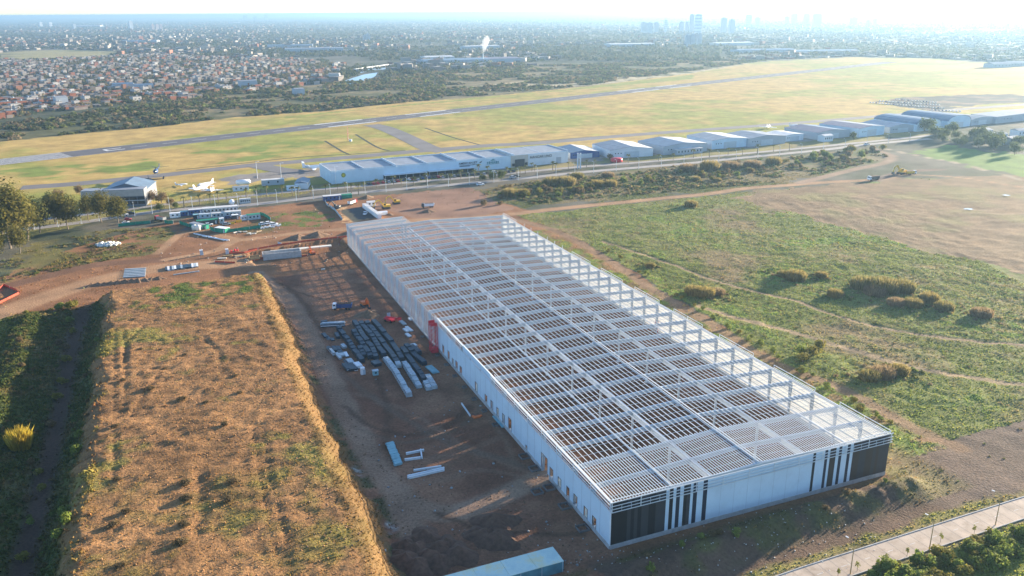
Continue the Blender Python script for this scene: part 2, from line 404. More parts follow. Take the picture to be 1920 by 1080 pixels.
# yard in front of the left wall and the floor of the warehouse
yard = (gu > -47) & (gu < 1) & (gv > -80) & (gv < 250)
put(yard, mixc(YRD, (0.28, 0.145, 0.085), sstep(.35, .7, n2*.6+n1*.4))*(0.85+0.3*n0[:, None]), 0.0)
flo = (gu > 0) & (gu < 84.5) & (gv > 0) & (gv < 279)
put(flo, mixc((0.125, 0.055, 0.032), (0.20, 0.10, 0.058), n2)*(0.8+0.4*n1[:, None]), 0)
put((gu > -3) & (gv > 155) & (gv < 262) & flo & (n2 > 0.45), (0.26, 0.14, 0.085))  # sunlit patches of the far floor, painted as lighter ground
# dark worked ground in front of and right of the warehouse
put(sstep(0, 6, -gv)*(gu > -8)*(gy > 100), mixc((0.095, 0.065, 0.05), (0.16, 0.10, 0.065), n2)*(0.8+0.4*n1[:, None]), 0.03)
put(zone([(1690, 850), (1760, 830), (1920, 780), (2300, 660), (2300, 850), (1920, 945), (1800, 960), (1700, 930)]), mixc((0.105, 0.08, 0.068), (0.17, 0.115, 0.08), n2)*(0.85+.3*n0[:, None]), 0.02)
# fields right of the warehouse
fld_px = [(960, 402), (1060, 395), (1200, 380), (1400, 360), (1560, 350), (1700, 335), (2300, 330), (2300, 660), (1920, 785), (1790, 828), (1700, 818), (1600, 760), (1470, 680), (1260, 555), (1090, 448), (1000, 415)]
fmask = inside(wx, wy, P2(fld_px))
fg = mixc((0.145, 0.165, 0.045), (0.25, 0.18, 0.095), sstep(.44, .64, n2*.45+n3*.2+n1*.35))
put(fmask, fg*(0.8+0.4*n0[:, None]), 0.85)
put(fmask*sstep(.52, .64, n2*.5+n1*.5), mixc((0.125, 0.18, 0.04), (0.17, 0.21, 0.05), n0), 1.0)
put(fmask*sstep(.48, .75, fbm(gx, gy, 34, 71)*.7+n1*.3)*.8, (0.22, 0.15, 0.085), 0.25)
put(sstep(84.5, 85.5, gu)*sstep(116, 106, gu+(n1-.5)*8)*(gv > 4)*(gv < 282), mixc((0.15, 0.19, 0.045), (0.20, 0.15, 0.08), sstep(.4, .6, n1)), 0.8)
put(sstep(84.5, 86, gu)*sstep(104, 96, gu)*sstep(16, 6, gv)*(gv > -14), mixc((0.16, 0.11, 0.07), (0.17, 0.16, 0.06), n1), 0.3)
wx, wy = wx+(n2-.5)*34+(n1-.5)*10, wy+(fbm(gx, gy, 22, 66)-.5)*34
bfd = zone([(1370, 372), (1480, 352), (1700, 335), (1960, 330), (2300, 330), (2300, 560), (1920, 520), (1800, 480), (1640, 440), (1480, 400)])
put(bfd, mixc((0.24, 0.155, 0.085), (0.18, 0.125, 0.07), n2)*(0.75+0.5*n1[:, None]), 0.0)
put(bfd*sstep(.48, .62, n2*.5+n3*.5)*.8, mixc((0.23, 0.18, 0.08), (0.18, 0.165, 0.06), n1), 0.0)
put(inside(wx, wy, P2([(1640, 190), (1700, 183), (1800, 178), (1880, 176), (1990, 184), (1990, 196), (1900, 193), (1800, 200), (1760, 208), (1700, 204)])), mixc((0.06, 0.065, 0.06), (0.20, 0.14, 0.10), sstep(.5, .7, n2)), 0)
put(zone([(1700, 285), (1760, 270), (1920, 292), (2300, 330), (2300, 360), (1920, 332), (1800, 306)]), mixc((0.17, 0.26, 0.05), (0.10, 0.17, 0.04), n2), 0.6)
# scrub between the avenue and the dirt road
put(zone([(900, 360), (960, 345), (1100, 330), (1300, 306), (1500, 292), (1640, 278), (1680, 300), (1600, 318), (1500, 345), (1330, 358), (1130, 378), (960, 392)]), mixc((0.10, 0.11, 0.035), (0.19, 0.15, 0.075), sstep(.4, .6, n2)), 0.8)
# verge and park strip of the avenue
put(inside(wx, wy, P2([(-100, 470), (0, 448), (250, 400), (447, 376), (640, 352), (880, 332), (1100, 312), (1400, 288), (1760, 252), (1760, 240), (1400, 262), (1100, 296), (880, 318), (640, 342), (447, 362), (250, 385), (0, 425)])), mixc((0.20, 0.19, 0.05), (0.26, 0.20, 0.10), n2), 0.3)
# aprons of the hangars
put(zone([(430, 345), (600, 330), (640, 345), (900, 322), (1070, 305), (1400, 275), (1700, 245), (1700, 238), (1400, 250), (1050, 285), (600, 312), (420, 335)]), (0.24, 0.215, 0.19), 0)
# left of the mound: track, hedge, olive strip painted lighter as if sunlit
lz = sstep(-112, -116, gu)*sstep(243, 236, gv)*(gv > -120)
put(lz, mixc((0.07, 0.085, 0.026), (0.14, 0.115, 0.05), sstep(.45, .65, n1*.6+n2*.4)), 0.95)
put(lz*sstep(-150, -156, gu), mixc((0.25, 0.20, 0.06), (0.17, 0.19, 0.045), n1), 0.9)  # sunlight past the mound's shadow put into the ground colour
trk = np.exp(-((gu+127+(n2-.5)*3)/3.4)**4)*sstep(248, 240, gv)
put(trk*lz, (0.075, 0.048, 0.035), 0.0)
# mound
mtop = sstep(3.0, 5.5, gz)*(gu < -40)*(gu > -125)*(gv < 250)
mfur = fbm(gu, gv*3.2, 7, 15, 3)
mc = mixc((0.315, 0.168, 0.072), (0.175, 0.095, 0.045), sstep(.3, .7, n2*.3+n1*.3+mfur*.4))*(0.82+0.36*n0[:, None])
put(mtop, mc, 0.10)
put(mtop*sstep(.52, .66, n2*.55+n1*.45)*0.8, mixc((0.30, 0.22, 0.07), (0.16, 0.17, 0.04), n0), 0.6)
put(mtop*sstep(75, 25, gv)*sstep(.40, .56, n1*.5+n2*.5)*.7, mixc((0.27, 0.19, 0.06), (0.15, 0.145, 0.04), n0), 0.5)
put(mtop*sstep(200, 214, gv)*sstep(.5, .62, n1*.6+n2*.4), (0.11, 0.14, 0.035), 0.7)
slope = ((gu > -56.5) & (gu < -43) & (gv < 236))*sstep(0.8, 2.0, gz)
put(slope*0.85, mixc((0.17, 0.10, 0.042), (0.13, 0.088, 0.033), n1), 0.5)
put(((gu > -49) & (gu < -42))*sstep(1.6, .6, gz)*sstep(.40, .55, n1)*(gv < 200), (0.09, 0.085, 0.04), 0.5)
# tracks and dirt roads
def track(pts, w, c, vd=0.0, soft=0.35, amt=1.0, z=0.0, raw=False):
    l = [tuple(p) for p in smooth_line([Vector((*p, 0)) for p in (pts if raw else P2(pts, z))])]; l = [(p[0], p[1]) for p in l]
    d = pdist(gx+(n1-.5)*1.6, gy+(n1-.5)*1.6, l); put(sstep(w/2*(1+soft), w/2*(1-soft), d)*amt, c, vd)
tc = mixc(TAN, (0.29, 0.175, 0.10), n1)
track([(-60, 560), (0, 540), (100, 515), (178, 497), (311, 487)], 9, mixc((0.19, 0.10, 0.06), (0.14, 0.075, 0.045), n1))
track([(-60, 612), (0, 588), (89, 556), (178, 528), (296, 503), (400, 496), (480, 492)], 15, tc)
track([(311, 487), (400, 471), (441, 452), (495, 445), (576, 435), (650, 429), (760, 417)], 6, tc)
track([(296, 475), (336, 440), (360, 435), (400, 432)], 5, tc)
track([(402, 440), (440, 448), (470, 449)], 6, tc)
track([(640, 430), (767, 414), (860, 410), (945, 403), (1050, 391), (1130, 383), (1250, 371), (1330, 363), (1400, 353), (1480, 347), (1560, 341), (1640, 337), (1700, 328)], 8, tc)
track([(1640, 337), (1700, 322), (1760, 318)], 9, (0.17, 0.115, 0.085))
track([(1640, 280), (1670, 292), (1660, 305), (1600, 318), (1500, 343)], 8, (0.27, 0.18, 0.12))
track([(1700, 327), (1800, 333), (1930, 353)], 3.0, tc)
track([(1650, 277), (1720, 292), (1800, 307), (1930, 341)], 3.0, (0.36, 0.28, 0.19))
for t_ in ([(965, 412), (1040, 432), (1120, 475), (1230, 548), (1330, 607), (1450, 682), (1560, 722), (1700, 795), (1800, 842)],):
    track(t_, 5.5, (0.23, 0.145, 0.085), 0.0, amt=.9)
track([(1130, 450), (1250, 490), (1360, 530), (1480, 560), (1600, 600), (1760, 630), (1930, 645)], 2.2, (0.07, 0.08, 0.03), 0.3)
track([(1130, 453), (1250, 493), (1360, 533), (1480, 563), (1600, 603), (1760, 633), (1930, 648)], 1.8, (0.29, 0.20, 0.12), 0.0)
track([(1310, 575), (1400, 602), (1500, 627), (1620, 662), (1720, 692), (1930, 725)], 3.4, (0.31, 0.22, 0.125), 0.05)
for k, l in enumerate(YTRACK): track(l, 7.5, mixc((0.34, 0.22, 0.145), (0.25, 0.155, 0.10), n1), 0, raw=True)
for q_, t_ in enumerate(([(640, 760), (700, 800), (760, 815), (830, 800), (880, 760)], [(660, 735), (760, 770), (860, 830), (950, 872), (1010, 892)], [(700, 700), (722, 760), (720, 840)], [(870, 740), (930, 800), (965, 875)], [(520, 530), (600, 560), (690, 556), (760, 560)], [(530, 560), (570, 640), (610, 720), (650, 800)], [(505, 520), (560, 560), (600, 620)], [(760, 900), (820, 900), (900, 880), (1000, 900)], [(820, 960), (900, 990), (1000, 1000), (1090, 1000)], [(680, 850), (760, 860), (850, 850), (930, 820)])):
    for o_ in (0, 7): track([(x+o_, y+o_*.4) for x, y in t_], 1.5, (0.26, 0.15, 0.095) if q_ % 2 else (0.10, 0.055, 0.035), 0, amt=.5)
track([(640, 700), (720, 760), (840, 830), (940, 860), (1000, 880)], 2.5, (0.19, 0.125, 0.085), 0, amt=.6)
track([(660, 800), (760, 830), (860, 800), (900, 760), (860, 720)], 2.0, (0.18, 0.12, 0.08), 0, amt=.55)
for p, r in (((655, 888), 4.2), ((668, 905), 3.4), ((712, 992), 4.2), ((700, 1005), 3.4), ((650, 860), 2.5)):
    c0 = G(*p); put(sstep(r, r*.5, np.hypot(gx-c0.x, gy-c0.y)+(n1-.5)*6+(n0-.5)*3)*(gz < .55)*sstep(.35, .55, n0), (0.40, 0.39, 0.36), 0)
put(zone([(626, 394), (650, 391), (668, 409), (642, 414)]), (0.48, 0.29, 0.14), 0); put(inside(gx, gy, P2([(651, 392), (677, 388), (708, 408), (672, 412)])), (0.085, 0.08, 0.08), 0)
put(zone([(318, 434), (350, 424), (378, 430), (350, 437)]), (.12, .10, .09), 0)
# bank in front, verges of the concrete road
bd = pdist(gx, gy, BERM)
put(sstep(9, 4, bd)*sstep(.47, .62, n1*.6+n2*.4), mixc((0.09, 0.07, 0.04), (0.13, 0.12, 0.04), n0), 0.45)
rdv = pdist(gx, gy, ROAD_C)
put(sstep(7.5, 5.5, rdv+(n1-.5)*4)*(gx > 40), mixc((0.19, 0.19, 0.05), (0.25, 0.19, 0.075), n1), 0.8)
south = (gy < ROAD_C[0][1]+(gx-ROAD_C[0][0])*(ROAD_C[2][1]-ROAD_C[0][1])/(ROAD_C[2][0]-ROAD_C[0][0])-5.5)
put(sstep(4.6, 3.9, rdv), (0.2, 0.16, 0.09), 0.0)
put(south*(gx > 30)*(gy > 60), mixc((0.15, 0.18, 0.04), (0.24, 0.24, 0.055), n1), 1.0)
col = np.clip(col, 0.01, 0.8)

gm = bpy.data.materials.new('ground'); gm.use_nodes = True; MATS['ground'] = gm
def ground_nodes():
    nt = gm.node_tree; N = nt.nodes; L = nt.links; N.clear()
    out = N.new('ShaderNodeOutputMaterial'); b = N.new('ShaderNodeBsdfPrincipled'); b.inputs['Roughness'].default_value = 0.95
    b.inputs['Specular IOR Level'].default_value = 0.1
    a = N.new('ShaderNodeAttribute'); a.attribute_name = 'Col'; g = N.new('ShaderNodeNewGeometry')
    n1 = N.new('ShaderNodeTexNoise'); n1.inputs['Scale'].default_value = 1.3; n1.inputs['Detail'].default_value = 6; n1.inputs['Roughness'].default_value = 0.65
    n2 = N.new('ShaderNodeTexNoise'); n2.inputs['Scale'].default_value = 0.05; n2.inputs['Detail'].default_value = 7; n2.inputs['Roughness'].default_value = 0.6
    for n in (n1, n2): L.new(g.outputs['Position'], n.inputs['Vector'])
    def mr(n, lo, hi):
        r = N.new('ShaderNodeMapRange'); r.inputs[1].default_value = 0.3; r.inputs[2].default_value = 0.7; r.inputs[3].default_value = lo; r.inputs[4].default_value = hi
        L.new(n.outputs[0], r.inputs[0]); return r
    ml = N.new('ShaderNodeMath'); ml.operation = 'MULTIPLY'; L.new(mr(n1, 0.68, 1.32).outputs[0], ml.inputs[0]); L.new(mr(n2, 0.75, 1.25).outputs[0], ml.inputs[1])
    mx = N.new('ShaderNodeMix'); mx.data_type = 'RGBA'; mx.blend_type = 'MULTIPLY'; mx.inputs[0].default_value = 1
    L.new(a.outputs['Color'], mx.inputs[6]); L.new(ml.outputs[0], mx.inputs[7]); L.new(mx.outputs[2], b.inputs['Base Color'])
    bp = N.new('ShaderNodeBump'); bp.inputs['Strength'].default_value = 0.9; bp.inputs['Distance'].default_value = 0.45
    L.new(n1.outputs[0], bp.inputs['Height']); L.new(bp.outputs[0], b.inputs['Normal']); L.new(b.outputs[0], out.inputs[0])
ground_nodes()
nx, ny = len(xs), len(ys)
ii = (np.arange(ny-1)[:, None]*nx+np.arange(nx-1)[None, :]).ravel()
gf = np.stack([ii, ii+1, ii+nx+1, ii+nx], 1)
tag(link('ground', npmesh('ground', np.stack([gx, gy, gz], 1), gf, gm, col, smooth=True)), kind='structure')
print('ground', len(gx))

# sheets on the ground: roads, runway, water
def strip(name, pts, w, z, material, smooth=True, px=True, kind='structure'):
    P = [Vector((*p, 0)) for p in (P2(pts) if px else pts)]
    P = smooth_line(P, 8) if smooth else P
    m = MB(); n = len(P)
    for i, p in enumerate(P):
        d = (P[min(i+1, n-1)]-P[max(i-1, 0)]).normalized(); q = Vector((-d.y, d.x, 0))
        m.v += [tuple(p+q*w/2+Vector((0, 0, z))), tuple(p-q*w/2+Vector((0, 0, z)))]
    m.f = [(2*i, 2*i+1, 2*i+3, 2*i+2) for i in range(n-1)]
    o = link(name, m.mesh(name, material))
    if kind: o['kind'] = kind
    return o
RW0 = Vector((-441-281*1.2, 718-265*1.2, 0)); RWA = Vector((-447, 712, 0)); RWB = Vector((830, 1975, 0)); RWD = (RWB-RWA).normalized(); RWN = Vector((-RWD.y, RWD.x, 0))
def rw(s, t): p = RWA+RWD*s+RWN*t; return (p.x, p.y)
runway = strip('runway', [rw(-500, 0), rw(1900, 0)], 36, 0.08, 'asphalt', False, False)
def rmark(s0, s1, t0, t1):
    m = MB(); m.quad(*[(*rw(a, b), 0.16) for a, b in ((s0, t0), (s1, t0), (s1, t1), (s0, t1))])
    return link('runway_marking', m.mesh('runway_marking', 'marking'), runway)
for k in range(8):
    t = -16.6+k*4.4; rmark(-60, 62, t, t+1.8)
rmark(-480, 1890, 17.2, 17.7); rmark(-480, 1890, -17.7, -17.2)
for s0, s1 in ((330, 395), (330+130, 395+130), (880, 950), (980, 1040)):
    rmark(s0, s1, 12, 16.5); rmark(s0, s1, -16.5, -12)
for k in range(4, 60): rmark(k*30, k*30+15, -0.5, 0.5)
rmark(95, 112, -7, -4.5); rmark(95, 112, 3, 5.5); rmark(95, 98, -4.5, 3)
strip('taxiway', [(40, 352), (150, 344), (250, 334), (300, 329), (400, 318), (480, 309), (560, 303), (640, 296), (900, 274), (1010, 268), (1200, 252), (1420, 236), (1600, 222), (1800, 205), (2000, 190)], 17, 0.06, 'asphalt_grey')
strip('taxiway', [(695, 234), (720, 240), (745, 250), (775, 264), (805, 278), (835, 284)], 20, 0.10, 'asphalt_grey')
strip('taxiway', [(478, 309), (520, 318), (560, 322), (590, 320)], 18, 0.12, 'asphalt_grey')
AV_LO = [(-120, 458), (0, 437), (65, 428), (153, 417), (220, 407), (319, 394), (447, 386), (556, 374), (620, 367), (685, 360), (880, 343.5), (972, 335), (1113, 321), (1282, 307), (1380, 297), (1543, 281), (1625, 271), (1745, 260)]
AV_UP = [(-120, 438), (0, 420), (153, 403), (319, 382), (434, 370), (555, 358.5), (685, 348.5), (880, 332.5), (1057, 315.5), (1280, 298), (1545, 274), (1745, 254)]
strip('avenue', AV_LO, 8, 0.06, 'road_light'); strip('avenue', AV_UP, 7, 0.06, 'road_light')
road = strip('concrete_road', [(p[0], p[1]) for p in ROAD_C], 6.6, 0.12, 'road_concrete', False, False)
_rd = (Vector((*ROAD_C[2], 0))-Vector((*ROAD_C[1], 0))).normalized(); _rn = Vector((-_rd.y, _rd.x, 0)); _r0 = Vector((*ROAD_C[1], 0))
RLINES = []
for sgn in (1, -1):
    for a, b in zip(ROAD_C[:-1], ROAD_C[1:]):
        m = MB(); a3 = Vector((*a, 0)); b3 = Vector((*b, 0)); d = (b3-a3).normalized(); n = Vector((-d.y, d.x, 0))
        m.beam(a3+n*sgn*3.4+Vector((0, 0, .12)), b3+n*sgn*3.4+Vector((0, 0, .12)), 0.22, 0.30)
        link('kerb', m.mesh('kerb', 'concrete'), road)
for k in range(-8, 60):
    if 1:
        p = _r0+_rd*(k*3.5); m = MB(); m.box((p.x, p.y, 0.128), (0.05, 6.5, 0.004), math.atan2(_rd.y, _rd.x)); link('joint', m.mesh('joint', 'asphalt_grey'), road)
    if k % 2 == 0:
        p = _r0+_rd*(k*3.5+1.5); m = MB(); m.box((p.x, p.y, 0.132), (1.6, 0.12, 0.004), math.atan2(_rd.y, _rd.x)); link('lane_marking', m.mesh('lane_marking', 'marking'), road)
def sheet(name, pts, z, material, px=True):
    m = MB(); P = P2(pts) if px else pts; m.v = [(p[0], p[1], z) for p in P]; m.f = [tuple(range(len(P)))]
    return struct(name, m, material)
sheet('river', [(620, 160), (640, 154), (662, 146), (682, 140), (708, 136), (704, 143), (690, 150), (664, 157), (640, 161)], 0.3, 'water')
sheet('river', [(672, 134), (700, 128), (724, 127), (722, 130), (700, 132), (676, 137)], 0.3, 'water')
def blotch(name, px, py, rx, ry, material, z=0.05, n=22):
    c = G(px, py); P = []
    for i in range(n):
        t = 2*math.pi*i/n; r = 0.6+0.6*random.random(); P.append((c.x+rx*r*math.cos(t), c.y+ry*r*math.sin(t)))
    return sheet(name, P, z+max(0.0, hz(c)), material, False)
blotch('puddle', 1815, 393, 3.6, 2.2, 'puddle', 0.5); blotch('puddle', 1886, 368, 2.5, 2.0, 'puddle', 0.5)
# ------------------------------------------------------------------ the warehouse under construction
WW, BAY, NB = 84.5, 9.6, 29
WL = BAY*NB; EXT_U = 31.0; EXT_L = 294.4
wh = thing('warehouse', 'long white steel warehouse with open purlin roof and black striped front wall', 'warehouse', BO, TH)
def roofz(u): return 11.75+1.5*(1-abs(u-WW/2)/(WW/2))
def shared(name, mb, material):
    return mb.mesh(name, material)
# plinth panels
for u0, u1, side in [(i*4.8, (i+1)*4.8, 'L') for i in range(28)]:
    if u1 > 134.6: u1 = 134.4
    if abs((u0+u1)/2-36.0) < 2.5: continue
    part('plinth_panel', MB().box((-0.05, (u0+u1)/2, 0.3), (0.36, u1-u0-0.05, 1.9)), 'concrete', wh)
for i in range(18):
    w = WW/18; part('plinth_panel', MB().box(((i+.5)*w, -0.05, 0.3), (w-0.05, 0.36, 1.75+0.12*random.random())), 'concrete', wh)
for i in range(NB):
    part('plinth_panel', MB().box((WW+0.05, (i+.5)*BAY, 0.3), (0.36, BAY-0.05, 1.9)), 'concrete', wh)
# left wall cladding with its dock doors
doors = [(7.6, 1.9, 1.2, 4.0), (12.1, 1.9, 1.2, 4.0), (17.7, 1.9, 1.25, 4.2), (22.0, 1.5, 1.25, 4.1), (27.0, 1.9, 1.2, 4.0), (32.0, 2.0, 1.2, 4.1), (36.6, 4.0, 0.02, 5.6), (48.9, 0.9, 0.9, 2.4), (61.3, 2.4, 1.2, 5.1), (66.4, 1.7, 1.2, 4.1), (71.2, 1.7, 1.2, 4.0), (76.2, 1.9, 1.2, 4.1), (81.4, 1.9, 1.2, 3.9), (90.4, 2.2, 1.2, 4.4), (105.9, 2.0, 1.2, 3.9), (110.5, 2.0, 1.2, 4.0), (114.5, 1.8, 1.3, 3.4), (119.3, 1.8, 1.2, 4.5), (125.5, 1.8, 1.2, 4.4)]
CT = 10.3
edge = 0.0; ws = []
bounds = [0.0]+[(a[0]+b[0])/2 for a, b in zip(doors[:-1], doors[1:])]+[133.4]
for k, (v, w, z0, z1) in enumerate(doors):
    a, b = bounds[k], bounds[k+1]; m = MB(); t = 0.14
    m.box((-0.1, (a+v-w/2)/2, (1.2+CT)/2), (t, v-w/2-a, CT-1.2)); m.box((-0.1, (b+v+w/2)/2, (1.2+CT)/2), (t, b-v-w/2, CT-1.2))
    m.box((-0.1, v, (z1+CT)/2), (t, w, CT-z1))
    if z0 > 1.25: m.box((-0.1, v, (1.2+z0)/2), (t, w, z0-1.2))
    p = part('wall_panel', m, 'white_clad', wh)
    f = MB(); g = 0.14
    f.box((-0.16, v-w/2, (z0+z1)/2), (0.12, g, z1-z0)); f.box((-0.16, v+w/2, (z0+z1)/2), (0.12, g, z1-z0)); f.box((-0.16, v, z1+g/2), (0.12, w+g, g))
    fr = part('door_frame', f, 'dark_steel', wh)
    if 1.0 < z0 < 1.4:
        part('dock_leveller', MB().box((0.35, v, 0.7), (0.9, w-0.1, 1.0)), 'grey_steel', wh)
    if k % 3 == 1: part('door_leaf', MB().box((0.12, v+w*0.22, (z0+z1)/2), (0.06, w*0.5, z1-z0-.1)), 'cream_paint', wh)
for i in range(1, 28): part('panel_joint', MB().box((-0.175, i*4.8, (1.3+CT)/2), (0.02, 0.09, CT-1.4)), 'wall_grey', wh)
# upper closed band of the left wall and the open rails
for a, b in ((76.8, 86.4), (86.4, 96.0), (96.0, 104.0)):
    part('parapet_panel', MB().box((0.15, (a+b)/2, (CT+12.6)/2), (0.12, b-a-0.06, 12.6-CT)), 'white_clad', wh)
    part('parapet_strip', MB().box((-0.19, (a+b)/2-0.4, CT+0.55), (0.08, b-a-1.6, 0.5)), 'white_paint', wh)
for z in (10.45, 11.15, 12.0, 12.85):
    part('parapet_rail', MB().beam((-0.35, -0.35, z), (-0.35, 76.6, z), 0.16, 0.20), 'white_steel', wh)
    part('parapet_rail', MB().beam((-0.35, 104.2, z), (-0.35, 134.0, z), 0.12, 0.16), 'white_steel', wh)
part('gutter', MB().beam((0.55, 0.2, 12.0), (0.55, 134, 12.0), 0.7, 0.25), 'white_steel', wh)
part('parapet_rail', MB().beam((0.95, 0.4, 12.9), (0.95, 76.6, 12.9), 0.14, 0.18), 'white_steel', wh)
for i in range(15):
    if i*BAY < 77 or i*BAY > 103:
        part('parapet_post', MB().box((-0.2, i*BAY+.08, 11.55), (0.16, 0.22, 2.6)), 'white_steel', wh)
# front wall: upright stripes
st = [0.0, 4.27, 5.27, 6.16, 7.08, 8.1, 10.05, 11.97, 14.74, 15.7, 16.74, 17.58, 18.63, 19.68, 20.62, 21.59, 22.36, 23.51, 25.23, 26.44]
sc = ['black', 'charcoal', 'black', 'charcoal', 'black', 'charcoal', 'black', 'charcoal', 'white', 'black', 'white', 'navy', 'white', 'black', 'charcoal', 'white', 'navy', 'white', 'navy']
sr = [58.57, 59.41, 62.43, 63.33, 64.1, 66.05, 67.06, 68.03, 69.88, 70.86, 71.87, 74.19, 76.51, 78.86, 80.05, 80.99, WW]
cr = ['black', 'white', 'navy', 'white', 'brown', 'white', 'navy', 'white', 'navy', 'white', 'brown', 'charcoal', 'brown', 'charcoal', 'brown', 'charcoal']
FT = 12.35
def fpanel(a, b, c):
    part('front_panel', MB().box(((a+b)/2, -0.1+(0.012 if c == 'white' else 0), (1.12+FT)/2), (b-a, 0.14, FT-1.12)), c+'_clad', wh)
for a, b, c in zip(st[:-1], st[1:], sc): fpanel(a, b, c)
for a, b, c in zip(sr[:-1], sr[1:], cr): fpanel(a, b, c)
k = 8; w = (sr[0]-st[-1])/k
for i in range(k): fpanel(st[-1]+i*w, st[-1]+(i+1)*w, 'white')
for u_ in range(7): part('panel_joint', MB().box((st[-1]+(u_+1)*(sr[0]-st[-1])/8, -0.175, 6.0), (0.05, 0.02, 9.4)), 'grey_steel', wh)
part('corner_trim', MB().box((-0.1, -0.1, 5.9), (0.22, 0.22, 9.6)), 'white_paint', wh)
for z, h in ((10.2, .16), (11.0, .13), (11.85, .13), (12.85, .2)):
    part('front_rail', MB().beam((-0.4, -0.55, z), (WW+0.5, -0.55, z), 0.14, h), 'white_steel', wh)
part('front_rail', MB().beam((-0.2, 0.35, 12.95), (WW+0.5, 0.35, 12.95), 0.18, 0.2), 'white_steel', wh)
for i in range(34):
    u = i*WW/33
    if i % 3 == 0: part('front_post', MB().box((u, -0.45, 11.5), (0.16, 0.16, 2.75)), 'white_steel', wh)
    elif u < 15 or u > 70: part('front_post', MB().box((u, -0.45, 11.0), (0.08, 0.10, 1.7)), 'grey_steel', wh)
for i in range(1, 11): part('wind_column', MB().box((i*WW/11, 0.3, 6.1), (0.25, 0.4, 12.2)), 'grey_steel', wh)
# frames: tapered columns and rafters
def column_mesh(w0, w1, h, right):
    s = -1 if right else 1; m = MB()
    m.prism([(0, 0), (s*w0, 0), (s*w1, h), (0, h)], 'y', -0.04, 0.04)
    m.prism([(0, 0), (s*0.06, 0), (s*0.06, h), (0, h)], 'y', -0.22, 0.22)
    m.prism([(s*w0, 0), (s*(w0+.06), 0), (s*(w1+.06), h), (s*w1, h)], 'y', -0.22, 0.22)
    return m
cl = column_mesh(0.5, 1.1, 10.9, False).mesh('column', 'grey_steel'); crm = column_mesh(0.5, 1.1, 10.9, True).mesh('column', 'grey_steel')
def rafter_mesh(u0, u1):
    m = MB(); us = [u0]+[u for u in (WW*0.08, WW/3-2, WW/3, WW/3+2, WW/2, 2*WW/3-2, 2*WW/3, 2*WW/3+2, WW*0.92) if u0 < u < u1]+[u1]
    dep = lambda u: 0.9+0.42*max(math.exp(-(min(u, WW-u)/5)**2), math.exp(-((u-WW/3)/3.5)**2), math.exp(-((u-2*WW/3)/3.5)**2))
    top = [(u, roofz(u)) for u in us]; bot = [(u, roofz(u)-dep(u)) for u in us]
    for i in range(len(us)-1):
        q = [top[i], top[i+1], bot[i+1], bot[i]]
        m.prism(q[::-1], 'y', -0.04, 0.04)
        for lo in (0, 1):
            p0, p1 = (top if not lo else bot)[i:i+2]
            m.prism([(p0[0], p0[1]-.03), (p1[0], p1[1]-.03), (p1[0], p1[1]+.03), (p0[0], p0[1]+.03)], 'y', -0.30, 0.30)
    return m
rm = rafter_mesh(0.2, WW-0.2).mesh('rafter', 'grey_steel'); rme = rafter_mesh(0.2, EXT_U).mesh('rafter', 'grey_steel')
for i in range(NB+1):
    y = min(max(i*BAY, 0.5), WL-.3)
    link('rafter', rm, wh, (0, y, 0)); link('column', cl, wh, (0.05, y, 0)); link('column', crm, wh, (WW-0.05, y, 0))
for y in (WL+8, EXT_L-.2):
    link('rafter', rme, wh, (0, y, 0)); link('column', cl, wh, (0.05, y, 0)); link('column', crm, wh, (EXT_U, y, 0))
icm = MB(); icm.box((0, 0, 5.6), (0.12, 0.5, 11.2)); icm.box((-.22, 0, 5.6), (0.05, .5, 11.2)); icm.box((.22, 0, 5.6), (0.05, .5, 11.2)); icm.box((0, 0, 0.15), (1.1, 1.1, 0.35)); icm = icm.mesh('inner_column', 'white_steel')
jb = MB(); jb.box((0, 0, 0), (0.10, 2*BAY-.3, 1.25)); jb.box((0, 0, .65), (.6, 2*BAY-.3, .06)); jb.box((0, 0, -.65), (.6, 2*BAY-.3, .06)); jb = jb.mesh('jack_beam', 'white_steel')
for u in (WW/3, 2*WW/3):
    for i in range(0, NB+1, 2):
        y = min(i*BAY, WL-.8); link('inner_column', icm, wh, (u, max(y, .9), 0))
        if i*BAY+2*BAY <= WL+1: link('jack_beam', jb, wh, (u, i*BAY+BAY, 11.7))
# purlins: one running length each, doubled in the two front bays and over the annex
NP = 54; pus = [0.85+i*(WW-1.7)/(NP-1) for i in range(NP)]
def purlin(u, y0, y1, w=0.14, name='purlin', extra=0.0):
    part(name, MB().box((u, (y0+y1)/2, roofz(u)+0.11+extra), (w, y1-y0, 0.14)), 'white_steel', wh)
for i, u in enumerate(pus): purlin(u, 0.4, EXT_L if u < EXT_U else WL, 0.15)
dp = (WW-1.7)/(NP-1)
for i, u in enumerate(pus[:-1]):
    purlin(u+dp/2, 0.4, 2*BAY+.5, 0.15)
    if u < EXT_U: purlin(u+dp/2, WL-.4, EXT_L, 0.15)
for u in (WW/6+2.6, WW/2-.45, WW/2+.45, 5*WW/6-.5): purlin(u, 0.6, WL-.2, 0.2, 'strut_tube', 0.15)
for i in range(NB):
    for q in (1/3, 2/3):
        y = (i+q)*BAY; m = MB(); m.beam((0.9, y, roofz(.9)+.08), (WW/2, y, roofz(WW/2)+.08), 0.07); m.beam((WW/2, y, roofz(WW/2)+.08), (WW-.9, y, roofz(.9)+.08), 0.07)
        part('bridging_rod', m, 'grey_steel', wh)
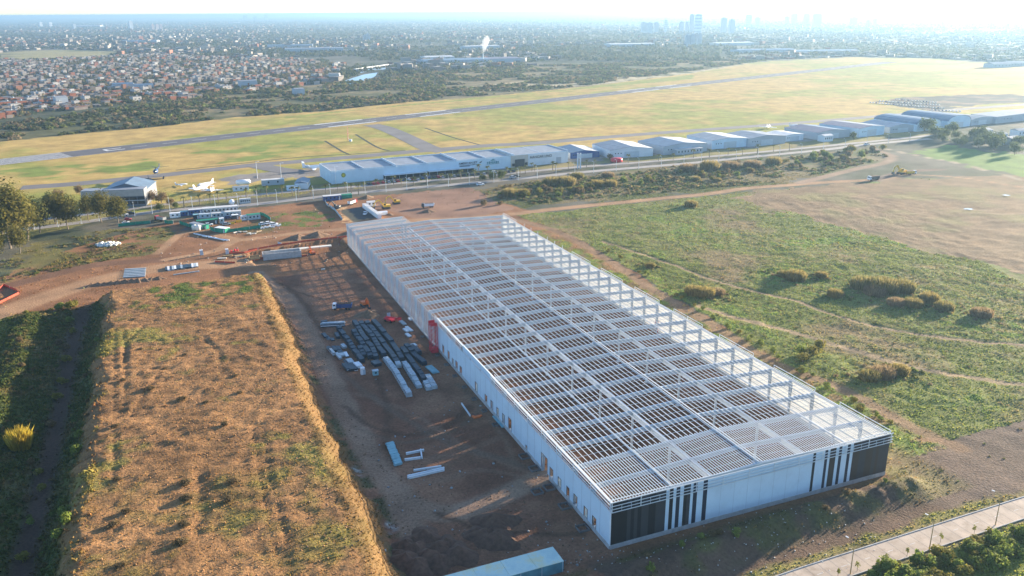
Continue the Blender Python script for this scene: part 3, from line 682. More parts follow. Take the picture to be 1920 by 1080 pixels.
# right wall: pale sheeting on girts, guard frames on top
mm = MB().quad((0, -BAY/2+.015, 1.15), (0, BAY/2-.015, 1.15), (0, BAY/2-.015, 11.75), (0, -BAY/2+.015, 11.75)).mesh('wall_sheet', 'membrane')
for i in range(NB): link('wall_sheet', mm, wh, (WW+0.1, (i+.5)*BAY, 0))
for z in (2.2, 3.6, 5.0, 6.4, 7.8, 9.2, 10.4, 11.5): part('girt', MB().box((WW-0.05, WL/2, z), (0.14, WL-.6, 0.20)), 'grey_steel', wh)
part('eaves_beam', MB().box((WW+0.1, WL/2, 11.95), (0.3, WL, 0.3)), 'white_steel', wh)
for i in range(0, NB-1, 3):
    a, b = i*BAY+.3, (i+2)*BAY-.3; m = MB()
    if 20 <= i <= 25:
        m = MB(); [m.box((WW+.3, a+k*BAY*.9, 12.8), (.18, .18, 1.7)) for k in range(3)]; part('guard_post', m, 'white_steel', wh); continue
    m.beam((WW+.35, a, 13.15), (WW+.35, b, 13.15), .14); 
    for y in (a, (a+b)/2, b): m.box((WW+.35, y, 12.6), (.12, .12, 1.0))
    m.beam((WW+.35, a, 12.35), (WW+.35, b, 12.35), .12)
    part('guard_frame', m, 'white_steel', wh)
# bare girts of the unfinished part of the left wall, annex walls
for z in [0.5+0.95*k for k in range(13)]: part('girt', MB().box((-0.12, (134.2+EXT_L)/2, z), (0.12, EXT_L-134.2, 0.16)), 'white_steel', wh)
gp = MB().box((0, 0, 6.0), (0.16, 0.14, 11.9)).mesh('wall_post', 'white_steel')
y = 136.0
while y < EXT_L: link('wall_post', gp, wh, (0.05, y, 0)); y += 2.4
for i in range(14, 31):
    m = MB(); y = i*BAY; m.beam((0.15, y, 0.5), (0.15, y+BAY, 11.5), .10); m.beam((0.15, y, 11.5), (0.15, y+BAY, .5), .10); part('wall_brace', m, 'grey_steel', wh)
part('kerb_beam', MB().box((-0.05, (134.4+EXT_L)/2, 0.2), (0.4, EXT_L-134.4, 1.0)), 'concrete', wh)
for z in [0.6+1.3*k for k in range(9)]:
    part('girt', MB().box((EXT_U/2, EXT_L+.1, z), (EXT_U, 0.12, 0.16)), 'white_steel', wh)
    part('girt', MB().box((EXT_U+.1, (WL+EXT_L)/2, z), (.12, EXT_L-WL, 0.16)), 'white_steel', wh)
for i in range(1, 7): link('wall_post', gp, wh, (i*EXT_U/7, EXT_L+.1, 0))
for i in range(1, 12):
    if 8*i > EXT_U: part('wind_column', MB().box((i*7.7, WL, 6.1), (0.25, 0.4, 12.2)), 'grey_steel', wh)
# ------------------------------------------------------------------ building site: things in the yard
def at(px, py, dz=0.0):
    p = G(px, py); h = hz(p)
    if abs(h) > 0.15:
        p = G(px, py, h); h = hz(p)
    return Vector((p.x, p.y, h+dz))
def dirang(p0, p1):
    a, b = G(*p0), G(*p1); return math.atan2(b.y-a.y, b.x-a.x)
ORD = ['first', 'second', 'third', 'fourth', 'fifth', 'sixth', 'seventh', 'eighth', 'ninth', 'tenth', 'eleventh', 'twelfth', 'thirteenth', 'fourteenth', 'fifteenth', 'sixteenth', 'seventeenth', 'eighteenth', 'nineteenth', 'twentieth']
def ordi(n): return ORD[n-1] if n <= 20 else 'number %d' % n
def z8(x, y): return (590+x/6.352, 590+y/6.352)
def z4(x, y): return (560+x/3.177, 740+y/3.177)
# rows of wrapped bundles
def bundle_proto(film, i):
    m = MB(); L, w, h = 3.15, 2.0, 1.4+0.2*i
    m.prism([(-w/2, 0.12), (w/2, 0.12), (w/2+.04, h*.55), (w/2-.12, h), (-w/2+.15, h+.05), (-w/2-.03, h*.6)], 'y', -L/2+.05, L/2-.05)
    me = m.mesh('wrap', film)
    bm_ = MB().box((0, 0, .06), (w+.2, .14, .12)).mesh('bearer', 'wood'); s = MB().box((0, 0, h*.53), (w+.12, .03, h*.97)).mesh('strap', 'dark_steel')
    return me, bm_, s
BP = {('film_blue', i): bundle_proto('film_blue', i) for i in range(3)}; BP.update({('film_pale', i): bundle_proto('film_pale', i) for i in range(3)})
def bundle_row(pts, film, label, group, wsc=1.0):
    P = [at(*z8(*p)) for p in pts]; cnt = 0; segs = []
    for a, b in zip(P[:-1], P[1:]): segs.append((a, b, (b-a).length))
    for a, b, l in segs:
        n = max(1, round(l/3.2)); d = (b-a)/n; ang = math.atan2(d.y, d.x)-math.pi/2
        for k in range(n):
            p = a+d*(k+.5); i = random.randrange(3)
            cnt += 1; o = thing('wrapped_bundle', label+', '+ordi(cnt)+' from its far end', 'bundle', (p.x, p.y, hz(p)), ang+random.uniform(-.03, .03), group); o.scale = (wsc, l/n/3.2, random.uniform(.9, 1.15))
            w_, b_, s_ = BP[(film, i)]; wr = link('wrap', w_, o)
            for q in (-.9, .9): link('bearer', b_, o, (0, q, 0)); link('strap', s_, wr, (0, q*.88, 0))
rows = [([(285, 178), (425, 370), (570, 575)], 'film_blue', 'leftmost long row'), ([(475, 105), (600, 310), (690, 430), (735, 540)], 'film_blue', 'second long row from the mound'),
        ([(545, 112), (700, 310), (830, 520)], 'film_blue', 'third long row from the mound'), ([(620, 120), (800, 340), (985, 590)], 'film_blue', 'fourth long row from the mound'),
        ([(700, 100), (920, 355), (1045, 560)], 'film_blue', 'longest row nearest the red lift'), ([(465, 222), (560, 360), (670, 530)], 'film_blue', 'short row beside the leftmost'),
        ([(535, 415), (600, 520)], 'film_blue', 'pair tucked beside the short row'), ([(1045, 425), (1180, 620), (1310, 800)], 'film_blue', 'row ending by the pale bundles'),
        ([(1090, 400), (1200, 510), (1310, 610)], 'film_blue', 'row closest to the white wall'), ([(1150, 395), (1250, 490)], 'film_blue', 'short back row closest to the white wall')]
for pts, film, d in rows: bundle_row(pts, film, 'dark bundle, '+d, 'dark wrapped bundles, '+d)
for pts, d in (([(845, 545), (950, 680), (1040, 830), (1130, 985)], 'long pale row reaching out into the yard'), ([(1065, 590), (1150, 730), (1250, 880)], 'second pale row beside the dark bundles'),
               ([(1320, 825), (1365, 905)], 'short pale pair at a dark row end'), ([(1345, 755), (1385, 820), (1430, 890)], 'pale row nearest the warehouse wall'), ([(985, 600), (1005, 640)], 'single pale end of the fourth row')):
    bundle_row(pts, 'film_pale', 'pale bundle, '+d, 'pale wrapped bundles, '+d)
# stacks of flat sheets
def sheet_stack(p, L, w, ang, mats, n, name, label, group=None, h0=0.16):
    o = thing(name, label, 'stack', p, ang, group)
    for q in (-.3, .3): part('bearer', MB().box((L*q, 0, .05), (.12, w, .1)), 'wood', o)
    z = .1
    for k in range(n):
        dx, dy = random.uniform(-.12, .12), random.uniform(-.1, .1)
        part('sheet', MB().box((dx, dy, z+h0/2), (L*random.uniform(.9, 1), w*random.uniform(.88, 1), h0)), random.choice(mats), o); z += h0+.012
    return o
A0 = TH+math.pi/2
for k, (x, y, L, w, a, ms) in enumerate([(220, 105, 10, 1.8, dirang(z8(80, 140), z8(360, 125)), ['film_pale', 'film_blue']), (215, 140, 10, 2.0, dirang(z8(80, 140), z8(360, 125)), ['white_paint', 'film_blue']), (110, 85, 2.6, 1.6, TH, ['film_blue']),
    (120, 255, 5, 1.5, A0+.1, ['film_blue', 'film_pale']), (160, 280, 4, 1.6, A0+.1, ['film_blue', 'film_pale']), (215, 300, 3, 1.5, A0, ['film_blue']), (270, 265, 5, 1.5, A0, ['film_blue']),
    (185, 430, 6, 1.4, A0+.1, ['film_blue', 'film_pale']), (210, 460, 5, 1.0, A0+.1, ['white_paint', 'film_pale']), (240, 415, 5, 1.6, A0, ['film_blue']), (285, 400, 4, 1.5, A0, ['film_blue']), (345, 385, 3.5, 1.5, A0+.15, ['film_pale']), (300, 450, 3, 2.0, A0, ['film_pale', 'film_blue']), (325, 490, 3, 2.2, A0, ['film_pale']), (285, 505, 6, 1.2, A0+.1, ['film_blue', 'film_pale']),
    (375, 480, 5, 1.3, A0, ['film_blue', 'white_paint']), (385, 575, 5, 1.6, A0+.1, ['film_pale', 'film_blue']), (420, 565, 4, 2.2, A0+.1, ['white_paint', 'film_pale']), (375, 640, 6, 1.5, A0+.1, ['film_blue', 'white_paint']), (420, 645, 5, 2.0, A0+.1, ['film_blue']), (470, 640, 5, 1.4, A0+.15, ['white_paint', 'film_blue']), (515, 615, 4, 2.2, A0+.15, ['white_paint']), (735, 595, 4, 3.0, A0+.15, ['film_blue'])]):
    sheet_stack(at(*z8(x, y)), L, w, a, ms, random.randint(2, 6), 'sheet_stack', 'low stack of blue and white cladding sheets west of the bundle rows' if k != 22 else 'lone low dark stack in front of the bundle rows', 'loose sheet stacks in the yard' if k != 22 else None)
for x, y, L, w in ((1050, 105, 5, 1.6), (1125, 180, 6, 1.5), (1087, 195, 4, 1.4), (1115, 255, 4, 1.4), (1182, 370, 2.4, 2.0), (1195, 400, 2.2, 1.8), (1140, 60, 2.5, 1.2), (1400, 665, 7, 2.6)):
    sheet_stack(at(*z8(x, y)), L, w, A0+.12, ['white_paint', 'film_pale'] if x < 1300 else ['board_teal', 'film_pale'], 3, 'panel_stack', 'small stack of white panels lying between red lift and warehouse wall' if x < 1300 else 'wide stack of pale blue panels beside the warehouse wall', 'white panels along the unfinished wall' if x < 1300 else None)
# cabin-like boxes in the yard
def cabin(name, label, cat, p, ang, L, w, h, wall, roofm, win=2, door=True, group=None, flat=True):
    o = thing(name, label, cat, p, ang, group)
    part('wall', MB().box((0, 0, h/2), (L, w, h)), wall, o)
    r = MB()
    if flat: r.box((0, 0, h+.06), (L+.25, w+.25, .12))
    else: r.prism([(-w/2-.3, h-.05), (w/2+.3, h-.05), (w/2+.3, h+.1), (0, h+w*.16), (-w/2-.3, h+.1)], 'x', -L/2-.2, L/2+.2)
    part('roof', r, roofm, o)
    for k in range(win):
        x = -L/2+L*(k+.7)/(win+.4); q = part('window', MB().box((x, -w/2-.02, h*.58), (min(1.1, L/(win+1)*.7), .05, h*.32)), 'dark_glass', o)
    if door: part('door', MB().box((L*.38, -w/2-.02, h*.40), (.85, .05, h*.78)), 'grey_steel', o)
    return o
cabin('generator', 'blue-grey generator box standing alone before the bundles', 'generator', at(*z8(725, 715)), TH, 1.9, 1.3, 1.7, 'board_teal', 'grey_steel', 1, False)
cabin('site_toilet', 'white portable toilet cabin beside the sheet stacks', 'toilet cabin', at(*z8(572, 705)), TH, 1.3, 1.3, 2.4, 'white_paint', 'white_paint', 0, True)
# teal board row and loose beams
for k in range(9):
    a = at(*z4(545, 300)); b = at(*z4(592, 415)); p = a.lerp(b, k/8)
    sheet_stack(p, 2.4, 1.35, TH+.1, ['board_teal'], 3, 'board_stack', ordi(k+1)+' teal board stack from the far end of the short row', 'teal board stacks in a row', .2)
def ibeam(p0, p1, h=.45, w=.32, material='white_steel', label='', group=None, name='steel_beam', zoff=0):
    a, b = (at(*p0), at(*p1)); L = (b-a).length; c = (a+b)/2; m = MB()
    for z in (.03, h-.03): m.box((0, 0, z), (L, w, .06))
    m.box((0, 0, h/2), (L, .08, h-.1))
    return single(name, m, material, label, 'beam', (c.x, c.y, hz(c)+zoff), math.atan2(b.y-a.y, b.x-a.x), group)
ibeam(z4(640, 358), z4(747, 336), .6, .6, label='white steel beam, upper of the pair beside the teal boards')
ibeam(z4(632, 394), z4(728, 381), .6, .6, label='white steel beam, lower of the pair beside the teal boards')
ibeam(z4(727, 332), z4(735, 384), .5, .4, label='short white beam lying across the ends of the pair')
ibeam(z4(685, 457), z4(850, 433), .55, .5, label='long thin white beam, third from the teal boards')
for q in (0, 1): ibeam(z4(648, 492+q*9), z4(868, 442+q*9), .6, .6, label='long white beam of the nearest doubled pair in the yard', group='nearest doubled beams in the yard')
ibeam(z4(970, 55), z4(1022, 130), .4, .4, label='lone grey beam lying near the white wall')
sheet_stack(at(*z4(1190, 165)), 9, 1.0, A0, ['film_pale', 'board_teal'], 2, 'panel_stack', 'long pale blue panels leaning low at the foot of the wall')
single('rope_heap', MB().box((0, 0, .2), (2.2, 1.2, .4)).box((1.2, .4, .15), (1.4, .8, .3)).box((-.9, .5, .3), (.8, .9, .35)), 'orange_paint', 'heap of orange hoses beside the lone grey beam', 'heap', at(*z4(1060, 135)), .4)
# footing frames by the wall
def footing(p, s, label, group):
    m = MB()
    for q in (-1, 1): m.box((q*s/2, 0, .25), (.14, s+.14, .55)); m.box((0, q*s/2, .25), (s-.14, .14, .55))
    o = thing('footing_form', label, 'formwork', p, TH, group); part('board', m, 'asphalt_grey', o)
    r = MB()
    for i in range(4):
        x = (-.3 if i % 2 else .3)*s; y = (-.3 if i < 2 else .3)*s; r.tube((x, y, 0), (x, y, .9), .05)
    part('rebar', r, 'dark_steel', o)
for x, y in ((1493, 557), (1585, 668), (1405, 445), (1420, 582), (1345, 372), (1690, 800)): footing(at(*z4(x, y)), 2.6, 'square footing form with rebar near the dock doors', 'footing forms along the wall')
for x, y in ((792, 632), (806, 649), (820, 667), (837, 685), (853, 706), (871, 727)): footing(at(x, y), 1.3, 'small square manhole frame near the unfinished wall', 'manhole frames along the wall')
footing(at(*z4(1172, 183)), 1.6, 'small footing form by the leaning panels', None); footing(at(*z4(1105, 100)), 1.4, 'small footing form beside the orange heap', None); footing(at(*z4(1045, 30)), 1.4, 'small footing form farthest up the finished wall', None)
# heaps of dark earth at the bottom of the yard
def heap_mesh(r, h, seed, name='heap', material='soil_dark', k=22, rings=7):
    v = []; f = []
    for j in range(rings+1):
        q = j/rings
        for i in range(k):
            t = 2*math.pi*i/k; rr = r*q*(1+.18*math.sin(3*t+seed)+.1*math.sin(5*t+2*seed)); x, y = rr*math.cos(t), rr*math.sin(t)
            z = h*(1-q)**.9*(1-.25*q) + (float(fbm(np.array([x+seed*31]), np.array([y]), 1.3, seed)[0])-.5)*.5*(1-q)
            v.append((x, y, z-.1))
    for j in range(rings):
        for i in range(k):
            n = (i+1) % k; f.append((j*k+i, (j+1)*k+i, (j+1)*k+n, j*k+n))
    m = MB(); m.v = v; m.f = f; return m.mesh(name, material, True)
HM = [heap_mesh(4.6, 2.6, s) for s in range(1, 5)]
for k, (x, y, s) in enumerate([(750, 860, 1.1), (640, 905, .9), (700, 935, 1.0), (770, 975, 1.0), (640, 1000, 1.1), (840, 925, 1.0), (880, 895, .8), (950, 960, 1.1), (600, 960, .7), (700, 1030, 1.1), (840, 1000, .9), (1170, 775, 1.3), (1110, 850, 1.0), (1190, 865, 1.1), (1060, 830, .7)]):
    p = at(*z4(x, y)); o = tag(link('soil_heap', HM[k % 4], None, p, random.uniform(0, 6)), (ordi(1+sorted([750, 640.1, 700.1, 770, 640.2, 840.1, 880, 950, 600, 700.2, 840.2]).index([750, 640.1, 700.1, 770, 640.2, 840.1, 880, 950, 600, 700.2, 840.2][k]))+' dark earth heap from the left in the cluster at the yard end') if k < 11 else ('largest', 'left', 'right', 'smallest')[k-11]+' dark earth heap above the long weathered shed', 'heap', 'earth heaps at the yard end' if k < 11 else 'earth heaps above the shed'); o.scale = (s, s, s)
HM2 = [heap_mesh(3.2, 1.7, s, material='soil') for s in range(5, 8)]
for k in range(11):
    x = 172+k*12.6; y = 536-k*1.35; p = at(x, y); o = tag(link('soil_heap', HM2[k % 3], None, p, random.uniform(0, 6)), ordi(k+1)+' brown clod heap from the left in the row behind the mound', 'heap', 'row of clod heaps behind the mound'); o.scale = (1.1, .8, random.uniform(.7, 1.1))
for x, y, s, l in ((688, 371, 1.6, 'red-brown earth heap beside the white site hut'), (730, 403, .9, 'small earth heap beside the row of white containers'), (803, 397, 1.4, 'low earth heap in front of the white dump truck'), (655, 438, 1.3, 'earth heap by the far corner of the warehouse'), (596, 442, 2.0, 'dark excavated bank behind the dock pit'), (560, 446, 1.8, 'dark excavated bank west of the dock pit'), (690, 590, 1.7, 'fresh dug earth beside the orange excavator')):
    o = tag(link('soil_heap', HM2[0], None, at(x, y), random.uniform(0, 6)), l, 'heap'); o.scale = (s, s, s*.8)
# long weathered shed at the bottom
def shed():
    a = G(1035, 1026, 3.0); b = G(1057, 1051, 3.0); c = G(834, 1080, 3.0); d1 = (a-c).normalized(); L = 46.0; w = (b-a).length
    ang = math.atan2(d1.y, d1.x); o = thing('site_shed', 'long flat shed with weathered blue-green roof at the bottom edge', 'shed', (b.x, b.y, 0), ang)
    n = Vector((-d1.y, d1.x, 0)); w = abs((a-b).dot(n)); 
    part('wall', MB().box((-L/2, w/2, 1.42), (L, w, 2.85)), 'teal_paint', o)
    for k in range(7):
        part('roof_panel', MB().box((-(k+.5)*L/7, w/2, 2.93), (L/7-.06, w+.3, .12)), rfm, o)
    for k in range(9): part('wall_batten', MB().box((-k*L/9-.3, -.05, 1.4), (.12, .08, 2.7)), 'grey_steel', o)
rfm = bpy.data.materials.new('weathered_roof'); rfm.use_nodes = True
def _rfm():
    nt = rfm.node_tree; N = nt.nodes; L = nt.links; b = N['Principled BSDF']; b.inputs['Roughness'].default_value = .55
    g = N.new('ShaderNodeNewGeometry'); n = N.new('ShaderNodeTexNoise'); n.inputs['Scale'].default_value = .22; n.inputs['Detail'].default_value = 7; n.inputs['Roughness'].default_value = .7
    L.new(g.outputs['Position'], n.inputs['Vector']); r = N.new('ShaderNodeValToRGB'); L.new(n.outputs[0], r.inputs[0]); L.new(r.outputs[0], b.inputs['Base Color'])
    e = r.color_ramp.elements; e[0].position = .36; e[0].color = (.46, .60, .56, 1); e[1].position = .62; e[1].color = (.66, .64, .40, 1)
    m = e.new(.5); m.color = (.56, .68, .60, 1)
_rfm(); shed()
# vehicles
def wheel(m, x, y, r, w=.3): m.lathe([(r, -w/2), (r, w/2)], 10, (x, y, r), 'y')
def tipper(cabm, bedm):
    o = thing('dump_truck', 'x', 'truck')
    part('chassis', MB().box((-.2, 0, .85), (7.6, .9, .3)), 'dark_steel', o)
    c = part('cab', MB().prism([(2.5, .75), (4.0, .75), (4.05, 1.9), (3.85, 2.9), (2.5, 2.9)], 'y', -1.2, 1.2), cabm, o)
    part('windscreen', MB().prism([(4.0, 1.95), (4.07, 1.95), (3.9, 2.75), (3.83, 2.75)], 'y', -1.05, 1.05), 'dark_glass', c)
    for s in (-1, 1): part('side_window', MB().box((3.2, s*1.21, 2.3), (.9, .03, .65)), 'dark_glass', c)
    b = MB(); b.prism([(-4.0, 1.1), (2.2, 1.1), (2.3, 2.7), (-4.3, 2.7), (-4.3, 2.55), (-4.15, 2.55), (-3.85, 1.3), (2.0, 1.3), (2.1, 2.55), (2.3, 2.7)][:4], 'y', -1.25, 1.25)
    part('tipper_body', b, bedm, o)
    part('load', MB().box((-.95, 0, 2.72), (5.9, 2.2, .08)), 'soil_dark', o)
    for s in (-1, 1):
        for x in (2.9, -1.6, -3.0):
            m = MB(); wheel(m, x, s*1.05, .52, .35); part('wheel', m, 'black_rubber', o)
    return o
t = tipper('white_paint', 'blue_paint'); t.location = at(642, 580); t.rotation_euler = (0, 0, dirang((660, 577), (625, 578))); t['label'] = 'dump truck with white cab and dark blue tipper body in the shaded yard'
t2 = tipper('dark_steel', 'white_paint'); t2.location = at(802, 389); t2.rotation_euler = (0, 0, dirang((812, 388), (792, 389))); t2['label'] = 'dump truck with white tipper body on the brown ground behind the warehouse'
t3 = tipper('white_paint', 'dark_steel'); t3.location = at(1637, 338); t3.rotation_euler = (0, 0, dirang((1646, 336), (1627, 338))); t3['label'] = 'dump truck with white cab driving the far dirt road'; t3.scale = (1.15,)*3
t4 = tipper('red_car', 'white_paint'); t4.location = at(661, 383); t4.rotation_euler = (0, 0, 1.2); t4['label'] = 'red lorry parked by the site gate'
t5 = tipper('red_car', 'silver_paint'); t5.location = at(301, 414); t5.rotation_euler = (0, 0, 2.6); t5['label'] = 'red lorry at the left end of the site compound'
t6 = tipper('white_paint', 'yellow_paint'); t6.location = at(1708, 327); t6.rotation_euler = (0, 0, 0.3); t6['label'] = 'lorry standing beside the far yellow excavator'
def excavator(col_, loc, ang, label, sc=1.0, reach=1.0):
    o = thing('excavator', label, 'excavator', loc, ang); o.scale = (sc,)*3
    for s in (-1, 1): part('track', MB().prism([(-2.0, .15), (-1.7, 0), (1.7, 0), (2.0, .15), (2.0, .65), (1.7, .85), (-1.7, .85), (-2.0, .65)], 'y', s*1.2-.3, s*1.2+.3), 'dark_steel', o)
    b = part('body', MB().prism([(-2.1, 1.0), (1.3, 1.0), (1.3, 1.6), (.2, 2.0), (-2.1, 2.0), (-2.3, 1.4)], 'y', -1.3, 1.3), col_, o)
    c = part('cab', MB().prism([(.1, 1.3), (1.5, 1.3), (1.5, 2.2), (1.2, 3.0), (.1, 3.0)], 'y', .3, 1.25), col_, o); part('window', MB().box((.8, 1.27, 2.4), (.9, .04, .8)), 'dark_glass', c)
    m = MB(); m.beam((1.2, -.2, 1.7), (3.4*reach, -.2, 4.6), .45, .6); m.beam((3.4*reach, -.2, 4.6), (5.4*reach, -.2, 3.6), .42, .5); part('boom', m, col_, o)
    part('arm', MB().beam((5.2*reach, -.2, 3.8), (6.2*reach, -.2, 1.4), .35, .4), col_, o)
    part('bucket', MB().prism([(5.7*reach, 1.5), (6.5*reach, 1.4), (6.5*reach, .5), (5.9*reach, .2), (5.5*reach, .7)], 'y', -.8, .4), 'dark_steel', o)
    return o
excavator('orange_paint', at(684, 574), dirang((684, 574), (705, 590)), 'orange excavator digging beside the blue dump truck')
excavator('yellow_paint', at(1690, 326), dirang((1690, 326), (1660, 330)), 'yellow excavator at the bend of the far dirt road', 1.5)
excavator('yellow_paint', at(724, 391), dirang((724, 391), (700, 393)), 'brown-yellow excavator behind the site hut, nearer of two', 1.3)
excavator('yellow_paint', at(743, 382), dirang((743, 382), (720, 384)), 'brown-yellow excavator behind the site hut, farther of two', 1.2)
excavator('dark_steel', at(632, 391), dirang((640, 391), (620, 390)), 'dark excavator on the sand at the site gate', 1.0)
excavator('orange_paint', at(585, 477), dirang((585, 477), (560, 465)), 'orange excavator with raised boom beside the concrete dock', .9, .7)
# red lifts
def scissor(loc, ang, label, h, sc=1.0, name='scissor_lift'):
    o = thing(name, label, 'lift', loc, ang); o.scale = (sc,)*3
    part('base', MB().box((0, 0, .6), (2.6, 1.6, .7)), 'red_paint', o)
    for x in (-.9, .9):
        for y in (-.7, .7): m = MB(); wheel(m, x, y, .38, .3); part('wheel', m, 'black_rubber', o)
    m = MB(); n = max(2, int(h/1.6)); z = 1.0; dz = (h-1.0)/n
    for k in range(n):
        for y in (-.6, .6): m.beam((-1.1, y, z), (1.1, y, z+dz), .14); m.beam((1.1, y, z), (-1.1, y, z+dz), .14)
        z += dz
    part('scissor_arms', m, 'red_paint', o)
    d = MB(); d.box((0, 0, h+.1), (2.8, 1.7, .18))
    for x in (-1.35, 0, 1.35):
        for y in (-.8, .8): d.beam((x, y, h+.1), (x, y, h+1.2), .07)
    for y in (-.8, .8): d.beam((-1.35, y, h+1.2), (1.35, y, h+1.2), .07)
    part('platform', d, 'red_paint', o)
scissor(at(1238, 622), TH, 'small red scissor lift inside the warehouse near the pale wall', 2.6, 1.3)
def hoist():
    o = thing('scaffold_tower', 'tall red lattice tower standing against the end of the white wall', 'tower', W(-1.9, 131.8, 0), TH)
    w, d, h = 3.2, 2.4, 10.6; m = MB()
    for x in (-d/2, d/2):
        for y in (-w/2, w/2): m.box((x, y, h/2), (.14, .14, h))
    part('mast_legs', m, 'red_paint', o); n = 6
    for k in range(n):
        z0, z1 = k*h/n, (k+1)*h/n; m = MB()
        for x in (-d/2, d/2): m.beam((x, -w/2, z0), (x, w/2, z1), .1); m.beam((x, w/2, z0), (x, -w/2, z1), .1); m.beam((x, -w/2, z1), (x, w/2, z1), .1)
        for y in (-w/2, w/2): m.beam((-d/2, y, z0), (d/2, y, z1), .1); m.beam((-d/2, y, z1), (d/2, y, z1), .1)
        part('brace', m, 'red_paint', o)
    m = MB(); m.box((0, 0, h+.05), (d+.3, w+.3, .12)); m.box((0, -w/2, h+.7), (d, .06, 1.1)); m.box((0, w/2, h+.7), (d, .06, 1.1)); part('cage', m, 'red_paint', o)
    part('base_box', MB().box((0, 0, .7), (d+.2, w+.2, 1.3)), 'red_paint', o)
hoist()
def telehandler(loc, ang, label):
    o = thing('boom_lift', label, 'lift', loc, ang)
    part('body', MB().prism([(-2.2, .6), (2.2, .6), (2.2, 1.2), (1.0, 1.5), (-2.2, 1.7)], 'y', -1.1, 1.1), 'red_paint', o)
    for x in (-1.5, 1.5):
        for y in (-1.0, 1.0): m = MB(); wheel(m, x, y, .55, .4); part('wheel', m, 'black_rubber', o)
    part('boom', MB().beam((-2.0, 0, 1.8), (4.5, 0, 2.4), .4, .45), 'red_paint', o)
    part('basket', MB().box((5.1, 0, 1.9), (1.1, 1.8, .1)).box((5.6, 0, 2.4), (.08, 1.8, .9)).box((4.6, 0, 2.4), (.08, 1.8, .9)), 'red_paint', o)
telehandler(at(731, 603), dirang((725, 600), (748, 606)), 'low red boom lift parked above the bundle rows')
single('barrier_board', MB().box((0, 0, 1.0), (1.4, .25, 2.0)), 'grey_steel', 'pale upright board standing just behind the red boom lift', 'board', at(729, 595), TH)
# concrete dock in its pit, nets, formwork
def z7(x, y): return (400+x/7.385, 430+y/7.385)
def dock():
    a = G(*z7(690, 392)); b = G(*z7(1220, 338)); L = (b-a).length; ang = math.atan2(b.y-a.y, b.x-a.x)
    o = thing('concrete_dock', 'grey concrete loading dock cast in the open pit', 'dock', (a.x, a.y, -1.7), ang)
    part('front_wall', MB().box((L/2, .2, 1.7), (L, .4, 3.4)), 'concrete', o); part('back_wall', MB().box((L/2, 7.2, 1.5), (L, .4, 3.0)), 'concrete', o)
    part('side_wall', MB().box((.2, 3.7, 1.5), (.4, 6.6, 3.0)), 'concrete', o); part('side_wall', MB().box((L-.2, 3.7, 1.6), (.5, 6.6, 3.4)), 'concrete', o)
    part('dock_floor', MB().box((L/2, 3.7, .6), (L-.8, 6.6, .3)), 'concrete', o)
    for k in range(5): part('side_slab', MB().box((L*.25+k*6.4+3, 9.6, 1.95), (6.3, 2.6, .5)), 'cream_paint', o)
dock()
def net(pts, h, material, label, cat='fence', px=True, name='net_fence', group=None, closed=False):
    P = [at(*p) for p in pts] if px else pts; o = thing(name, label, cat, P[0], 0, group); 
    for a, b in zip(P[:-1], P[1:]):
        a = a-P[0]; b = b-P[0]; d = (b-a); L = d.length; ang = math.atan2(d.y, d.x); c = (a+b)/2
        part('net', MB().box((c.x, c.y, c.z+h/2), (L, .05, h), ang), material, o)
        n = max(1, int(L/5))
        for k in range(n+1):
            q = a+d*(k/n); part('post', MB().box((q.x, q.y, q.z+h/2+.05), (.10, .10, h+.1)), 'grey_steel', o)
for pts, l in (([z7(480, 300), z7(900, 225), z7(1350, 160), z7(1850, 105)], 'long orange safety net behind the concrete dock'), ([z7(20, 455), z7(300, 470), z7(700, 425), z7(1300, 370)], 'long orange safety net in front of the concrete dock'),
               ([z7(200, 335), z7(430, 330), z7(620, 325)], 'short orange safety net left of the concrete dock'), ([z7(1740, 215), z7(1760, 160), z7(1850, 150)], 'orange net at the warehouse corner by the pit')):
    net(pts, .8, 'orange_net', l)
net([(-6, 548), (8, 536), (30, 545), (36, 551), (14, 562), (-6, 572)], 1.0, 'orange_net', 'orange net around a small pit at the left picture edge')
o = thing('formwork', 'open timber formwork box left of the concrete dock', 'formwork', G(*z7(570, 400)), .25)
for q in (-1, 1): part('board', MB().box((q*2.6, 0, .5), (.2, 4.2, 1.2)), 'wood', o); part('board', MB().box((0, q*2.1, .5), (5.0, .2, 1.2)), 'wood', o)
for k, (x, y, L, w, a) in enumerate([(350, 375, 3.5, 2.5, .6), (440, 370, 3, .8, 2.1), (470, 430, 4.5, .6, 2.2), (200, 370, 5, 1.2, .2), (120, 410, 5, 1.0, .1), (820, 390, 5, .7, .3), (1010, 355, 4, .8, .2), (1110, 360, 4.5, 1.5, .25), (640, 390, 3.5, .5, 2.2), (1520, 560, 2, .5, .3)]):
    sheet_stack(at(*z7(x, y)), L, w, a, ['wood', 'cream_paint'] if k != 7 else ['yellow_paint'], 2, 'timber_stack', 'loose pile of pale formwork timber around the concrete dock' if k != 7 else 'yellow formwork boards in front of the concrete dock', 'formwork timber by the dock' if k != 7 else None, .22)
for x, y in ((250, 315), (300, 300), (335, 300)): single('barrel', MB().lathe([(.45, 0), (.48, .5), (.45, 1.1)], 10), 'red_paint', 'red drum in the trio left of the dock pit', 'drum', at(*z7(x, y)), 0, 'red drums by the pit')
cabin('site_toilet', 'pale grey portable toilet left of the red drums', 'toilet cabin', at(426, 476), TH, 1.4, 1.4, 2.6, 'grey_steel', 'white_paint', 0, True)
cabin('site_toilet', 'pale grey portable toilet on the dirt road left of the dock', 'toilet cabin', at(378, 478), TH, 1.4, 1.4, 2.6, 'grey_steel', 'white_paint', 0, True)
